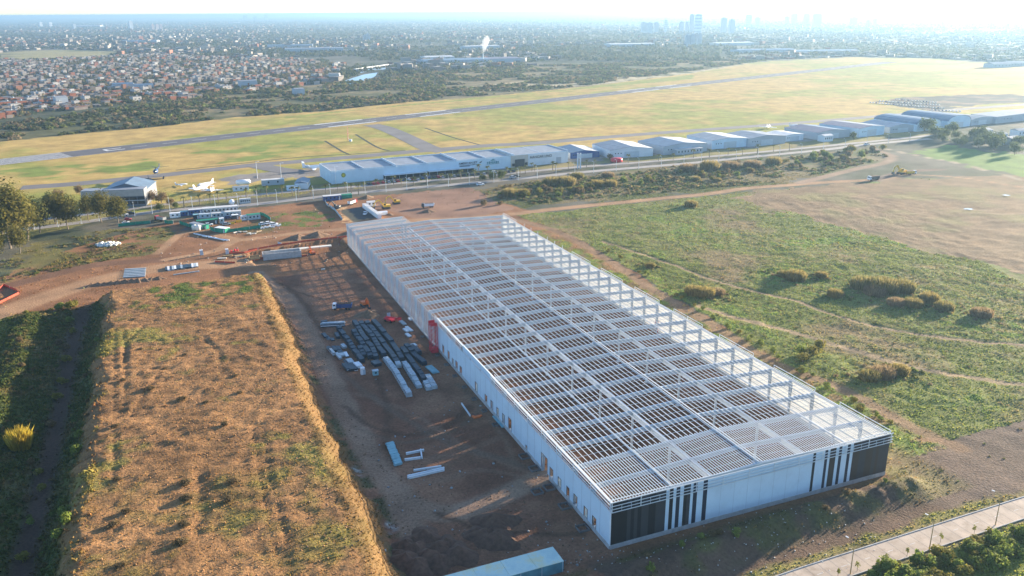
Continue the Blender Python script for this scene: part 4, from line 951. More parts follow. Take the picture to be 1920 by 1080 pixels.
# beams and panels laid out on the dirt road
for k in range(6):
    ibeam((234+k*-.6, 506+k*2.9), (274-k*.3, 504+k*2.9), .5, .7, 'grey_steel', ordi(k+1)+' grey beam from the back of the set on the dirt road', 'beams laid out on the dirt road')
for k in range(15):
    x = 312+k*4.1; sheet_stack(at(x, 505-k*.5), 6.5, 1.0, dirang((x, 515-k*.5), (x-3, 493-k*.5)), ['film_pale', 'white_paint', 'film_blue'], 2, 'panel_stack', ordi(k+1)+' pale panel stack from the left on the dirt road', 'panel stacks on the dirt road', .25)
ibeam((325, 516), (374, 509), .4, .6, 'film_pale', 'long pale beam along the edge of the panel line')
# compound of huts, containers and nets
def z5(x, y): return (290+x/8, 370+y/8)
AV = dirang((354, 398), (446, 390))
def hut(x0, y0, x1, y1, h, w, wall, roofm, label, name='site_hut', win=4, cat='hut', flat=True):
    a, b = G(*z5(x0, y0)), G(*z5(x1, y1)); L = (b-a).length; c = (a+b)/2; ang = math.atan2(b.y-a.y, b.x-a.x); n = Vector((-math.sin(ang), math.cos(ang), 0)); c = c+n*w/2
    return cabin(name, label, cat, (c.x, c.y, 0), ang, L, w, h, wall, roofm, win, True, None, flat)
hut(232, 312, 388, 298, 2.8, 2.6, 'white_paint', 'white_paint', 'small white cabin with two windows at the compound left end', win=2)
hut(400, 285, 520, 270, 2.6, 3, 'blue_paint', 'board_teal', 'blue cabin between the white cabin and the long offices', win=2)
hut(520, 275, 720, 258, 3.4, 4, 'blue_paint', 'roof_white', 'dark blue office hut with pale roof edge, left of the long row', win=3)
hut(720, 255, 1250, 212, 3.4, 5, 'film_pale', 'roof_white', 'long pale blue office range along the avenue', win=9)
hut(1060, 300, 1300, 282, 3.2, 4, 'film_pale', 'roof_white', 'pale office block with flat roof at the compound right', win=4)
hut(860, 312, 1060, 298, 2.8, 3, 'film_pale', 'roof_white', 'low pale cabin row below the long offices', win=3)
hut(670, 320, 850, 310, 2.6, 3, 'grey_steel', 'grey_steel', 'grey container cabin below the long offices', win=2, name='container')
hut(590, 330, 660, 322, 2.6, 3, 'film_blue', 'board_teal', 'blue container left of the grey container cabin', win=1, name='container', cat='container')
hut(640, 425, 960, 392, 2.6, 4, 'dark_steel', 'green_net', 'long open shed with green net roof in the compound', win=0, name='net_shed', cat='shed')
hut(980, 395, 1045, 388, 3.0, 2.5, 'film_pale', 'white_paint', 'upright pale container at the end of the green shed', win=1, name='container', cat='container')
hut(530, 440, 700, 478, 2.4, 3, 'grey_steel', 'roof_grey', 'long grey-roofed container pointing at the tanks', win=0, name='container', cat='container')
hut(700, 470, 775, 480, 2.2, 2.4, 'green_net', 'green_net', 'bright green netted box beside the tanks', win=0, name='net_box', cat='box')
hut(905, 520, 1060, 540, 2.6, 4, 'green_net', 'white_paint', 'green netted hut with white roof at the compound corner', win=0, name='net_hut')
hut(1400, 345, 1590, 322, 3.0, 4, 'film_pale', 'green_net', 'pale hut with green roof at the compound right corner', win=3)
hut(1300, 350, 1390, 340, 2.6, 3, 'white_paint', 'roof_white', 'white flat roofed cabin beside the yellow skips', win=2)
hut(1160, 330, 1260, 322, 2.4, 3, 'dark_steel', 'white_paint', 'dark open cabin with white roof behind the yellow skips', win=0)
def tank_v(p, r, h, label, group=None, material='cream_paint'):
    o = thing('water_tank', label, 'tank', p, 0, group); part('shell', MB().lathe([(r, 0), (r*1.02, h*.5), (r, h*.86), (r*.55, h), (.2, h*1.03)], 14), material, o, True); part('lid', MB().lathe([(.35, h), (.35, h*1.1)], 8), 'grey_steel', o)
tank_v(G(*z5(602, 488)), 1.6, 3.0, 'left of two round cream water tanks in the compound'); tank_v(G(*z5(655, 492)), 1.6, 3.0, 'right of two round cream water tanks in the compound')
single('sphere_tank', MB().lathe([(.2, 0), (1.2, .3), (1.8, 1.2), (1.9, 2.0), (1.5, 3.0), (.5, 3.7)], 14), 'white_paint', 'white ball-shaped tank beside the avenue above the offices', 'tank', G(435, 384), smooth=True)
def skip(p, ang, label):
    o = thing('skip', label, 'skip', p, ang); m = MB(); m.prism([(-1.4, 0), (1.4, 0), (1.9, 1.5), (-1.9, 1.5)], 'y', -.9, .9); part('bin', m, 'yellow_paint', o); part('load', MB().box((0, 0, 1.52), (3.2, 1.5, .1)), 'soil_dark', o)
skip(G(*z5(1162, 398)), AV, 'yellow skip, left of the pair in the compound'); skip(G(*z5(1262, 372)), AV, 'yellow skip, right of the pair in the compound')
for pts, l, h in (([z5(150, 385), z5(215, 398), z5(280, 395)], 'green net fence at the left end of the compound', 2.0), ([z5(375, 400), z5(440, 420), z5(580, 465)], 'green net fence running to the water tanks', 2.0), ([z5(835, 490), z5(905, 520)], 'bright green net gate at the compound corner', 2.2),
                  ([z5(1060, 530), z5(1250, 505), z5(1600, 462)], 'long teal net fence along the front of the compound', 1.8), ([z5(1580, 265), z5(1640, 280), z5(1740, 345)], 'green net fence at the right end of the compound', 2.0), ([(222, 425), (255, 421), (282, 419)], 'long green net fence under the tall trees', 1.8)):
    net(pts, h, 'green_net', l)
def car_proto(body):
    o = thing('car', 'x', 'car')
    part('body', MB().prism([(-2.15, .35), (2.15, .35), (2.15, .75), (1.9, .9), (1.0, .98), (-2.0, 1.0), (-2.15, .85)], 'y', -.88, .88), body, o)
    part('cabin', MB().prism([(-1.75, .98), (.95, .98), (.35, 1.48), (-1.35, 1.5)], 'y', -.76, .76), 'dark_glass', o)
    part('roof', MB().box((-.5, 0, 1.51), (1.7, 1.5, .06)), body, o)
    for s in (-1, 1):
        for x in (-1.35, 1.35): m = MB(); wheel(m, x, s*.8, .33, .22); part('wheel', m, 'black_rubber', o)
    return o
CARS = {c: car_proto(c) for c in ('white_paint', 'silver_paint', 'dark_steel', 'red_car', 'blue_paint')}; _used = set()
CNAME = {'white_paint': 'white', 'silver_paint': 'silver', 'dark_steel': 'black', 'red_car': 'red', 'blue_paint': 'blue'}
def car(c, p, ang, label, group=None, sc=1.0):
    if c in _used: o = copy_tree(CARS[c], None, p, ang, label)
    else: o = CARS[c]; _used.add(c); o.location = p; o.rotation_euler = (0, 0, ang); o['label'] = label
    o.scale = (sc,)*3
    if group: o['group'] = group
    elif 'group' in o: del o['group']
    return o
for x, y, c, l in ((1625, 415, 'white_paint', 'white van-sized car, left of three at the compound right'), (1710, 402, 'white_paint', 'white car, middle of three at the compound right'), (1790, 418, 'white_paint', 'white car, right of three at the compound right'), (812, 425, 'white_paint', 'white car parked before the green shed'), (1080, 415, 'silver_paint', 'silver car parked below the pale container'), (1110, 320, 'blue_paint', 'blue car among the huts below the long offices'), (640, 262, 'white_paint', 'white car parked before the dark blue office'), (810, 250, 'silver_paint', 'silver car parked before the long offices')):
    car(c, G(*z5(x, y)), AV+random.uniform(-.1, .1), l, sc=1.15)
car('red_car', G(240, 413), AV, 'red car under the tall trees by the avenue'); car('white_paint', G(236, 419), AV+.2, 'white car in front of the red car under the trees')
car('white_paint', G(685, 402), dirang((685, 402), (690, 395)), 'white car on the dark asphalt behind the warehouse', sc=1.2)
for k in range(22):
    t = k/21; x = 612+t*472; y = 562+t*92+random.uniform(-10, 6)
    p = G(*z5(x, y)); a = dirang(z5(612, 562), z5(1084, 654))+random.uniform(-.2, .2)
    single('pipe', MB().tube((-1.8, 0, .3), (1.8, 0, .3), .3, k=8), 'white_paint', ordi(k+1)+' white pipe from the left in the line before the compound', 'pipe', p, a, 'white pipes laid in a line')
for k in range(9):
    sheet_stack(G(*z5(1220+k*45+random.uniform(-20, 20), 545+random.uniform(-25, 30)-k*3)), 2.5, .8, random.uniform(0, 3), ['wood', 'cream_paint'], 2, 'timber_stack', 'loose timber lying in front of the teal net fence', 'loose timber by the teal fence', .25)
for k in range(16):
    single('concrete_block', MB().box((0, 0, .4), (.9, .9, .8)), 'white_paint', 'white block in the line along the compound corner', 'block', G(*z5(1600+k*19, 465-k*2.6+random.uniform(-10, 12))), AV, 'white blocks at the compound corner')
net([z5(1850, 700), z5(1900, 712)], 1.2, 'grey_steel', 'short grey barrier by the pit spoil')
# huts and containers behind the warehouse
for k in range(9):
    a = G(683, 389); b = G(712, 410); p = a.lerp(b, (k+.5)/9); cabin('container', ordi(k+1)+' white container from the far end of the row behind the annex', 'container', p, math.atan2(b.y-a.y, b.x-a.x), (b-a).length/9-.1, 2.4, 2.6, 'white_paint', 'roof_white', 0, False, 'row of white containers')
cabin('site_hut', 'white site hut with two windows behind the container row', 'hut', G(696, 386), .35, 5.5, 2.8, 3.0, 'white_paint', 'roof_white', 2, False)
cabin('site_hut', 'dark blue gate hut with flat roof beside the avenue', 'hut', G(623, 375), AV, 12, 4, 3.2, 'blue_paint', 'roof_white', 4)
cabin('net_hut', 'green netted enclosure right of the gate hut', 'hut', G(650, 371), AV, 7, 4, 2.4, 'green_net', 'green_net', 0, False)
net([(609, 376), (612, 384), (628, 395), (642, 413)], 1.5, 'grey_steel', 'grey fence along the sand at the site gate')
cabin('tarp_cover', 'white tent-like cover beside the container row', 'cover', G(718, 402), .4, 5, 4, 1.6, 'white_paint', 'white_paint', 0, False, None, False)
# white rubble heap on the waste ground
def stones(n, px0, px1, py0, py1, smin, smax, poly=None):
    V = []; F = []
    base = np.array([(-1, -1, -1), (1, -1, -1), (1, 1, -1), (-1, 1, -1), (-1, -1, 1), (1, -1, 1), (1, 1, 1), (-1, 1, 1)])*.5
    fc = np.array([(0, 3, 2, 1), (4, 5, 6, 7), (0, 1, 5, 4), (1, 2, 6, 5), (2, 3, 7, 6), (3, 0, 4, 7)])
    P = [G(random.uniform(px0, px1), random.uniform(py0, py1)) for _ in range(n)] if poly is None else poly
    hh = height(np.array([p.x for p in P]), np.array([p.y for p in P]))
    for k, p in enumerate(P):
        s = random.uniform(smin, smax); v = base*s*rng.uniform(.5, 1.2, (8, 3))*np.array([1.2, 1, .8]); a = random.uniform(0, 6); ca, sa = math.cos(a), math.sin(a)
        v = np.stack([v[:, 0]*ca-v[:, 1]*sa, v[:, 0]*sa+v[:, 1]*ca, v[:, 2]], 1)+np.array([p.x, p.y, hh[k]+s*.2+(p.z if poly else 0)])
        F.append(fc+8*len(V)); V.append(v)
    return np.concatenate(V), np.concatenate(F)
def heap_pts(px, py, r, h, n):
    c = G(px, py); out = []
    for _ in range(n):
        q = math.sqrt(random.random()); t = random.uniform(0, 6.28); out.append(Vector((c.x+q*r*math.cos(t)*1.6, c.y+q*r*math.sin(t), h*(1-q)*random.random())))
    return out
v, f_ = stones(0, 0, 0, 0, 0, .5, 1.3, heap_pts(201, 459, 4.2, 1.6, 150))
tag(link('rubble_heap', npmesh('rubble_heap', v, f_, 'rubble_white')), 'white rubble heap on the olive waste ground at left', 'rubble', kind='stuff')
v, f_ = stones(260, 1020, 1640, 960, 1078, .1, .3)
tag(link('berm_stones', npmesh('berm_stones', v, f_, 'concrete')), 'scattered pale stones on the spoil bank before the warehouse', 'stones', kind='stuff')
v, f_ = stones(1300, 560, 1130, 660, 1078, .1, .4)
tag(link('yard_stones', npmesh('yard_stones', v, f_, 'soil')), 'scattered brown clods and stones across the yard', 'stones', kind='stuff')
v, f_ = stones(110, 700, 1110, 690, 1060, .2, .6); v[:, 2] -= .06
tag(link('yard_scrap', npmesh('yard_scrap', v, f_, mat('scrap', (.28, .29, .29), .7, var=.6, scale=.15))), 'small scraps of wrapping and offcuts littering the yard', 'litter', kind='stuff')
v, f_ = stones(240, 300, 660, 380, 500, .2, .8); v[:, 2] -= .1
tag(link('site_scrap', npmesh('site_scrap', v, f_, mat('scrap_site', (.28, .23, .19), .8, var=.7, scale=.15))), 'small scraps and blocks littering the ground around the compound', 'litter', kind='stuff')
P_ = []
while len(P_) < 1500:
    u, v2 = random.uniform(-112, -55), random.uniform(-10, 234); P_.append(W(u, v2))
v, f_ = stones(0, 0, 0, 0, 0, .1, .38, P_)
tag(link('mound_clods', npmesh('mound_clods', v, f_, mat('clod', (.31, .165, .075), .95, var=.35))), 'loose tan clods strewn over the flat earth mound', 'clods', kind='stuff')
# ------------------------------------------------------------------ airfield: hangars, aircraft, masts
def gable_hangar(fl, fr, depth, he, hr, wall, roofs, label, door='grey_steel', arch=False, bands=0, front=None, skew=0.0):
    a, b = G(*fl), G(*fr); d = b-a; L = d.length; ang = math.atan2(d.y, d.x); o = thing('hangar', label, 'hangar', a, ang)
    prof = [(0, 0), (L, 0), (L, he)]
    if arch: prof += [(L/2+L/2*math.cos(t), he+(hr-he)*math.sin(t)) for t in [math.pi*k/8 for k in range(1, 8)]]
    else: prof += [(L/2, hr)]
    prof += [(0, he)]
    part('wall', MB().prism(prof, 'y', 0, depth), wall, o)
    if front: part('front', MB().prism([(0.15, .05), (L-.15, .05), (L-.15, he-.05)]+[(x, z-.08) for x, z in prof[3:-1]]+[(.15, he-.05)], 'y', -.12, -.02), front, o)
    up = prof[2:]; n = len(up)-1
    for k in range(n):
        (x0, z0), (x1, z1) = up[k], up[k+1]; e = .25
        part('roof_slope', MB().prism([(x1, z1+.04), (x0, z0+.04), (x0, z0+.2), (x1, z1+.2)], 'y', -.35, depth+.35), roofs[0] if (k >= n/2) else roofs[1], o)
    dw = min(L*.5, 14); part('door', MB().box((L*.5, -.16, he*.38), (dw, .1, he*.76)), door, o)
    for k in range(3): part('window', MB().box((L*(.12+.04*k)+k, -.15, he*.6), (.9, .06, .8)), 'dark_glass', o)
    return o
def long_terminal():
    a, b = G(622, 345.5), G(1065, 304.5); d = b-a; L = d.length; ang = math.atan2(d.y, d.x); h = 9.0; dep = 36.0
    # finished lengths: pale blue part, beige portal, white end part
    x1 = (G(958, 314.5)-a).length; x2 = (G(990, 311.5)-a).length
    o = thing('airport_hangar', 'very long pale blue flat-roofed hangar with parapets along the avenue', 'hangar', a, ang)
    part('wall', MB().box((x1/2, dep/2, h/2), (x1, dep, h)), 'wall_paleblue', o)
    part('end_wall', MB().box(((x1+x2)/2, dep/2-.3, h/2+.3), (x2-x1, dep, h+.6)), 'wall_beige', o, label='beige portal block with dark gate')
    part('wall', MB().box(((x2+L)/2, dep/2, h/2+.2), (L-x2, dep, h+.4)), 'wall_white', o, label='white end block with black lettering')
    nb = 8; w = L/nb
    for k in range(nb):
        part('roof_panel', MB().box(((k+.5)*w, dep/2, h+.10 if (k+.5)*w < x1 else h+.75), (w-.9, dep-1.6, .1)), 'roof_grey', o)
        hh = 1.5 if k % 2 == 0 and k else .9
        part('parapet', MB().box((k*w if k else .2, dep/2, h+hh/2+.05), (.5, dep-.4, hh)), 'wall_white', o)
    part('parapet', MB().box((L-.3, dep/2, h+.9), (.5, dep, 1.0)), 'wall_white', o)
    part('parapet', MB().box((L/2, dep-.3, h+.5), (L, .4, 1.0)), 'wall_white', o); part('parapet', MB().box((L/2, .35, h+.55), (L-.4, .3, .5)), 'wall_paleblue', o)
    for xa, xb in ((720, 800), (812, 905)):
        p0 = (G(xa, 337)-a).length; p1 = (G(xb, 330)-a).length
        c = part('canopy', MB().box(((p0+p1)/2, -2.0, 3.4), (p1-p0, 4.2, .35)), 'wall_white', o)
        part('shopfront', MB().box(((p0+p1)/2, -.06, 1.6), (p1-p0, .1, 3.2)), 'dark_glass', o)
        for k in range(7): part('canopy_post', MB().box((p0+.5+k*(p1-p0-1)/6, -3.8, 1.6), (.2, .2, 3.2)), 'grey_steel', c)
    g0 = (x1+x2)/2; part('gate', MB().box((g0, -.9, 3.2), (8.6, .3, 6.4)), 'dark_steel', o)
    for s in (-1, 1): part('window', MB().box((g0+s*5.8, -.95, 2.3), (2.3, .3, 2.2)), 'dark_glass', o)
    gx0 = (G(1047, 306)-a).length; part('door', MB().box((gx0, -.08, 2.6), (4.6, .12, 5.2)), 'wall_grey', o)
    px = (G(625, 345)-a).length
    m = MB(); m.lathe([(1.7, -.08), (1.7, .02)], 20, (9.2, -.06, 6.0), 'y'); e = part('emblem', m, mat('emblem_olive', (.28, .30, .06), .6), o)
    m = MB(); m.lathe([(.9, -.03), (.9, .02)], 16, (9.2, -.16, 6.0), 'y'); part('emblem_disc', m, mat('emblem_yellow', (.62, .50, .06), .6), e)
    def sign(txt, x, z, size, material):
        c = bpy.data.curves.new('lettering', 'FONT'); c.body = txt; c.size = size; c.extrude = .06; c.align_x = 'LEFT'; c.offset = .03
        t = bpy.data.objects.new('lettering', c); COL.objects.link(t); dg = bpy.context.evaluated_depsgraph_get(); me = bpy.data.meshes.new_from_object(t.evaluated_get(dg)); bpy.data.objects.remove(t)
        me.materials.append(M(material)); q = link('lettering', me, o, (x, -.12, z)); q.rotation_euler = (math.pi/2, 0, 0); return q
    s1 = (G(864, 325)-a).length; s2 = (G(916, 320)-a).length; s3 = (G(996, 312)-a).length
    sign('AMERICAN JET', s1, 6.0, 2.4, 'navy_clad'); part('lettering', MB().box((s1+8, -.16, 5.2), (15, .1, .35)), 'navy_clad', o); part('lettering', MB().box((s1+5, -.16, 4.5), (9, .1, .5)), 'navy_clad', o)
    part('emblem', MB().prism([(s1+17.2, 6.2), (s1+20.4, 7.9), (s1+19.0, 6.2)], 'y', -.2, -.1), 'navy_clad', o)
    [part('lettering', MB().box((s2+.8+k*1.55, -.16, 5.7), (1.1, .1, 1.5+.4*(k % 2))), 'teal_paint', o) for k in range(7)]; part('lettering', MB().box((s2+5.5, -.16, 4.4), (11.5, .1, .3)), 'teal_paint', o)
    m = MB(); m.prism([(s2+3.0, 7.0), (s2+8.2, 7.0), (s2+5.6, 8.6)], 'y', -.2, -.1); part('emblem', m, 'teal_paint', o)
    q = sign('HANGAR UNO', s3, 6.0, 3.0, 'black_clad')
mat('teal_sign', (.05, .25, .25))
long_terminal()
HG = [((1069, 298), (1124, 294.5), 34, 5.5, 8.0, 'wall_grey', ('roof_blue', 'roof_white'), 'deep blue fronted gable hangar right of the long hangar', 'wall_blue'),
      ((1144, 297.5), (1224, 292.5), 40, 7.5, 11, 'wall_white', ('roof_grey', 'roof_white'), 'white gable hangar behind the red round structure', 'wall_white'),
      ((1243, 291), (1325, 283.5), 40, 8.0, 11, 'wall_grey', ('roof_blue', 'roof_white'), 'grey gable hangar with balcony front, third from the long hangar', 'wall_grey'),
      ((1334, 280), (1402, 274.5), 40, 8.5, 11, 'wall_white', ('roof_grey', 'roof_white'), 'white gable hangar, fourth from the long hangar', 'wall_paleblue'),
      ((1402, 275.5), (1472, 269), 36, 8.0, 11, 'wall_grey', ('roof_grey', 'roof_grey'), 'blue-grey gable hangar, fifth from the long hangar', 'wall_grey'),
      ((1472, 266), (1506, 262.5), 26, 6.5, 8, 'wall_white', ('roof_white', 'roof_white'), 'small white hangar beside the blue-grey one', 'wall_white'),
      ((1532, 262.5), (1592, 256.5), 44, 7.5, 10.5, 'wall_grey', ('roof_purple', 'roof_blue'), 'dark grey hangar behind a white house', 'wall_grey'),
      ((1610, 258), (1657, 252), 48, 9.5, 12, 'wall_white', ('roof_purple', 'roof_grey'), 'white walled hangar with dull purple roof', 'wall_paleblue'),
      ((1668, 250), (1716, 246), 40, 6.5, 10, 'wall_grey', ('roof_blue', 'roof_grey'), 'low grey hangar right of the purple roof', 'wall_grey'),
      ((1717, 247), (1763, 242.5), 54, 8, 14, 'wall_paleblue', ('roof_blue', 'roof_blue'), 'pale arched hangar, nearer of two', None),
      ((1776, 241), (1818, 236.5), 58, 8, 15, 'wall_paleblue', ('roof_blue', 'roof_blue'), 'pale arched hangar, farther of two', None),
      ((1820, 236), (1862, 231), 50, 7, 10, 'wall_grey', ('roof_grey', 'roof_grey'), 'grey hangar beyond the arched pair', None),
      ((1866, 232), (1990, 219), 30, 8, 9.5, 'wall_grey', ('roof_grey', 'roof_grey'), 'long pale hangar at the right picture edge', None)]
for k, (fl, fr, dp_, he, hr, wall, rf, lb, fr_) in enumerate(HG): gable_hangar(fl, fr, dp_, he*.9, hr*.85, wall, rf, lb, arch=(k in (9, 10)), front=fr_)
def house(px, py, L, w, h, wall, roofm, label, ang, win=4):
    return cabin('house', label, 'house', G(px, py), ang, L, w, h, wall, roofm, win, True, None, False)
house(1547, 264.5, 12, 8, 5.5, 'wall_white', 'roof_white', 'two-storey white house before the dark grey hangar', .5)
house(1255, 286.5, 14, 8, 5, 'wall_white', 'roof_white', 'white annex at the left of the balcony hangar', .45)
cabin('balcony_range', 'glazed balcony range on the front of the grey hangar', 'annex', G(1290, 288), dirang((1243, 291), (1325, 283.5)), 28, 5, 4.5, 'wall_grey', 'roof_white', 8, False)
tank_v(G(1156, 303), 5.0, 3.2, 'red round structure before the white gable hangar', None, 'red_paint')
for x, l in ((1083, 'tall pale mast pair member, left, before the blue hangar'), (1088, 'tall pale mast pair member, right, before the blue hangar')):
    single('mast', MB().box((0, 0, 6), (1.0, 1.0, 12)).box((0, 0, 12.2), (1.3, 1.3, .4)), 'wall_white', l, 'mast', G(x, 316))
# hangar at the left behind the tall trees
def left_hangar():
    a, b = G(156, 391), G(274, 386); d = b-a; L = d.length; ang = math.atan2(d.y, d.x)
    o = thing('hangar', 'old hangar with pale banded front and blue gable roof behind trees', 'hangar', a, ang)
    part('front_block', MB().box((L/2, 4.5, 5.6), (L, 9, 11.2)), 'wall_dark', o)
    part('upper_band', MB().box((L/2, -.1, 9.0), (L, .3, 4.2)), mat('pale_band', (.40, .37, .33), .7), o)
    for k in range(8): part('window', MB().box((L*(k+.5)/8, -.05, 3.9), (L/8-.6, .2, 5.0)), 'dark_glass', o)
    part('window_rail', MB().box((L/2, -.2, 4.0), (L, .2, .3)), 'wall_white', o)
    part('hall', MB().prism([(L*.3, 0), (L*1.0, 0), (L*1.0, 9.8), (L*.65, 13.5), (L*.3, 9.8)], 'y', 9.0, 34), 'wall_dark', o)
    for (x0, z0, x1_, z1_) in ((L*.29, 9.8, L*.65, 13.6), (L*.65, 13.6, L*1.01, 9.8)): part('roof_slope', MB().prism([(x0, z0), (x1_, z1_), (x1_, z1_+.25), (x0, z0+.25)], 'y', 8.6, 34.4), 'roof_blue', o)
    part('roof_panel', MB().box((L/2, 4.5, 11.3), (L, 9, .2)), 'roof_grey', o)
left_hangar()
# aircraft
def plane(loc, ang, label, sc=1.0, ttail=False, name='aircraft', roll=0):
    o = thing(name, label, 'aircraft', loc, ang); o.scale = (sc,)*3
    m = MB().lathe([(.1, -7.2), (.55, -6), (1.05, -3), (1.15, 0), (1.15, 3.5), (.95, 5.4), (.5, 6.7), (.12, 7.3)], 12, (0, 0, 2.0), 'x'); part('fuselage', m, 'white_paint', o, True)
    for s in (-1, 1):
        part('wing', MB().prism([(1.6, 0), (-.4, s*8.2), (-1.4, s*8.2), (-1.6, 0)][::s], 'z', 1.35, 1.55), 'white_paint', o)
        part('tailplane', MB().prism([(-5.6, 0), (-6.5, s*3), (-7.2, s*3), (-7.0, 0)][::s], 'z', 5.0 if ttail else 2.4, 5.12 if ttail else 2.52), 'white_paint', o)
        e = MB().lathe([(.3, -1.4), (.5, -.6), (.5, .7), (.35, 1.2)], 10, (-4.2 if ttail else .9, s*(1.6 if ttail else 3.2), 2.6 if ttail else 1.3), 'x'); part('engine', e, 'grey_steel', o, True)
        part('wheel', MB().lathe([(.35, -.12), (.35, .12)], 8, (-.5, s*1.6, .35), 'y'), 'black_rubber', o)
    part('fin', MB().prism([(-4.6, 2.9), (-6.4, 5.2), (-7.3, 5.2), (-6.9, 2.4)], 'y', -.12, .12), 'white_paint', o)
    part('windscreen', MB().box((5.6, 0, 2.6), (.8, 1.1, .3)), 'dark_glass', o)
    part('wheel', MB().lathe([(.3, -.1), (.3, .1)], 8, (4.8, 0, .3), 'y'), 'black_rubber', o)
    return o
plane(G(590, 319), dirang((570, 319), (606, 317)), 'white jet with high tail parked behind the long hangar', 1.35, True)
plane(G(386, 350), dirang((395, 345), (370, 350)), 'white aircraft with upright fin, back of the cluster by the avenue', 1.0)
plane(G(377, 358), dirang((360, 360), (405, 346)), 'white aircraft with broad wings, middle of the cluster by the avenue', 1.15)
plane(G(398, 360), dirang((398, 362), (408, 345)), 'white aircraft in front, right of the cluster by the avenue', .95)
plane(G(340, 349), dirang((330, 349), (350, 347)), 'small white aircraft standing apart left of the cluster', .6, True)
plane(G(1440, 241), 1.1, 'small white aircraft on the apron behind the row of hangars', 1.1); plane(G(1488, 238), .4, 'second small aircraft farther along the hangar apron', .9)
def helicopter(loc, ang, label, body, sc):
    o = thing('helicopter', label, 'helicopter', loc, ang); o.scale = (sc,)*3
    part('fuselage', MB().lathe([(.15, 3.0), (.8, 2.3), (1.15, 1.2), (1.2, 0), (.95, -1.3), (.45, -2.2), (.3, -2.6)], 12, (0, 0, 1.7), 'x'), body, o, True)
    part('windscreen', MB().lathe([(.1, 3.02), (.72, 2.45), (1.0, 1.7)], 10, (0, 0, 1.85), 'x'), 'dark_glass', o, True)
    part('tail_boom', MB().tube((-2.2, 0, 2.0), (-8.6, 0, 2.5), .38, .16, 8), body, o)
    part('tail_fin', MB().prism([(-8.0, 2.3), (-8.9, 4.0), (-9.4, 4.0), (-8.9, 2.2)], 'y', -.07, .07), body, o)
    part('tail_rotor', MB().box((-8.9, .25, 3.2), (.12, .05, 1.9)).box((-8.9, .22, 3.2), (1.9, .05, .12)), 'dark_steel', o)
    part('rotor_mast', MB().tube((0, 0, 2.8), (0, 0, 3.6), .2), 'dark_steel', o)
    for k in range(4):
        t = math.pi/2*k+.5; m = MB(); m.beam((0, 0, 3.6), (6.6*math.cos(t), 6.6*math.sin(t), 3.5), .38, .06); part('rotor_blade', m, 'dark_steel', o)
    for s in (-1, 1): m = MB(); m.tube((-1.6, s*1.1, .1), (2.0, s*1.1, .1), .07); m.tube((-.8, s*1.1, .1), (-.8, s*.7, .9), .06); m.tube((1.0, s*1.1, .1), (1.0, s*.7, .9), .06); part('skid', m, 'dark_steel', o)
helicopter(G(293, 327, 4.0), dirang((300, 318), (288, 328)), 'dark blue helicopter hovering low over the taxiway', 'blue_paint', 1.5)
helicopter(G(280, 343, 0.1), dirang((290, 343), (270, 343)), 'dark helicopter-like shape on the grass below the hovering one', 'dark_steel', 1.3)  # unidentified dark shape, built with the helicopter model
# fuel yard
o = thing('fuel_tank', 'white horizontal fuel tank on legs by the avenue', 'tank', G(457, 350), AV); part('shell', MB().lathe([(.5, -5.2), (1.8, -4.6), (1.9, 0), (1.8, 4.6), (.5, 5.2)], 14, (0, 0, 3.4), 'x'), 'white_paint', o, True)
for x in (-3, 3): part('leg', MB().box((x, 0, .9), (.5, 2.4, 1.8)), 'concrete', o)
house(568, 350, 17, 9, 4.2, 'wall_white', 'roof_blue', 'white office with blue flat roof left of the long hangar', AV+1.3)
cabin('fuel_canopy', 'flat white fuel canopy beside the white tank', 'canopy', G(512, 346), AV, 16, 5, 4.0, 'wall_grey', 'roof_white', 2, False)
cabin('service_building', 'low white service block between fuel canopy and office', 'building', G(550, 356), AV, 9, 4, 3.0, 'wall_paleblue', 'roof_white', 3)
cabin('shelter', 'small blue glazed bus shelter beside the avenue', 'shelter', G(460, 381), AV, 7, 2.2, 3.2, 'film_pale', 'roof_white', 5, False)
cabin('garage', 'white panel wall shed below the fuel tank', 'shed', G(452, 357), AV, 11, 4, 3.0, 'wall_white', 'roof_grey', 3)
def pole(px, py, h, label, material='grey_steel', group=None, head=True, arm=1.6, sc=1.0, name='street_lamp', ang=0.0):
    p = at(px, py); o = thing(name, label, 'lamp post', p, ang, group)
    part('post', MB().tube((0, 0, 0), (0, 0, h), .16*sc, .09*sc, 7), material, o)
    if head:
        part('arm', MB().tube((0, 0, h-.1), (arm, 0, h+.25), .06*sc), material, o); part('lamp_head', MB().box((arm+.3, 0, h+.25), (.9*sc, .32*sc, .16*sc)), 'white_paint', o)
    return o
for k, (x, y) in enumerate(((1594, 1085), (1742, 1040), (1866, 993))): pole(x, y-8, 8.5, ('left', 'middle', 'right')[k]+' of three slim lamp posts along the concrete road', 'wood', head=True, ang=2.2, sc=.8)
LP = []
for (xa, ya), (xb, yb) in zip(AV_LO[:-1], AV_LO[1:]):
    if xa < 60: continue
    n = max(1, round(abs(xb-xa)/38))
    for k in range(n): LP.append((xa+(xb-xa)*k/n, ya+(yb-ya)*k/n))
for k, (x, y) in enumerate(LP): pole(x, y+3, 8.5, ordi(k+1)+' slim lamp post from the left along the avenue', 'grey_steel', 'lamp posts along the avenue', ang=2.0, sc=1.1)
for x, y in ((483, 335), (528, 338), (630, 345)): pole(x, y, 13, 'tall pale floodlight mast beside the fuel yard', 'white_paint', 'floodlight masts of the fuel yard', sc=1.3)
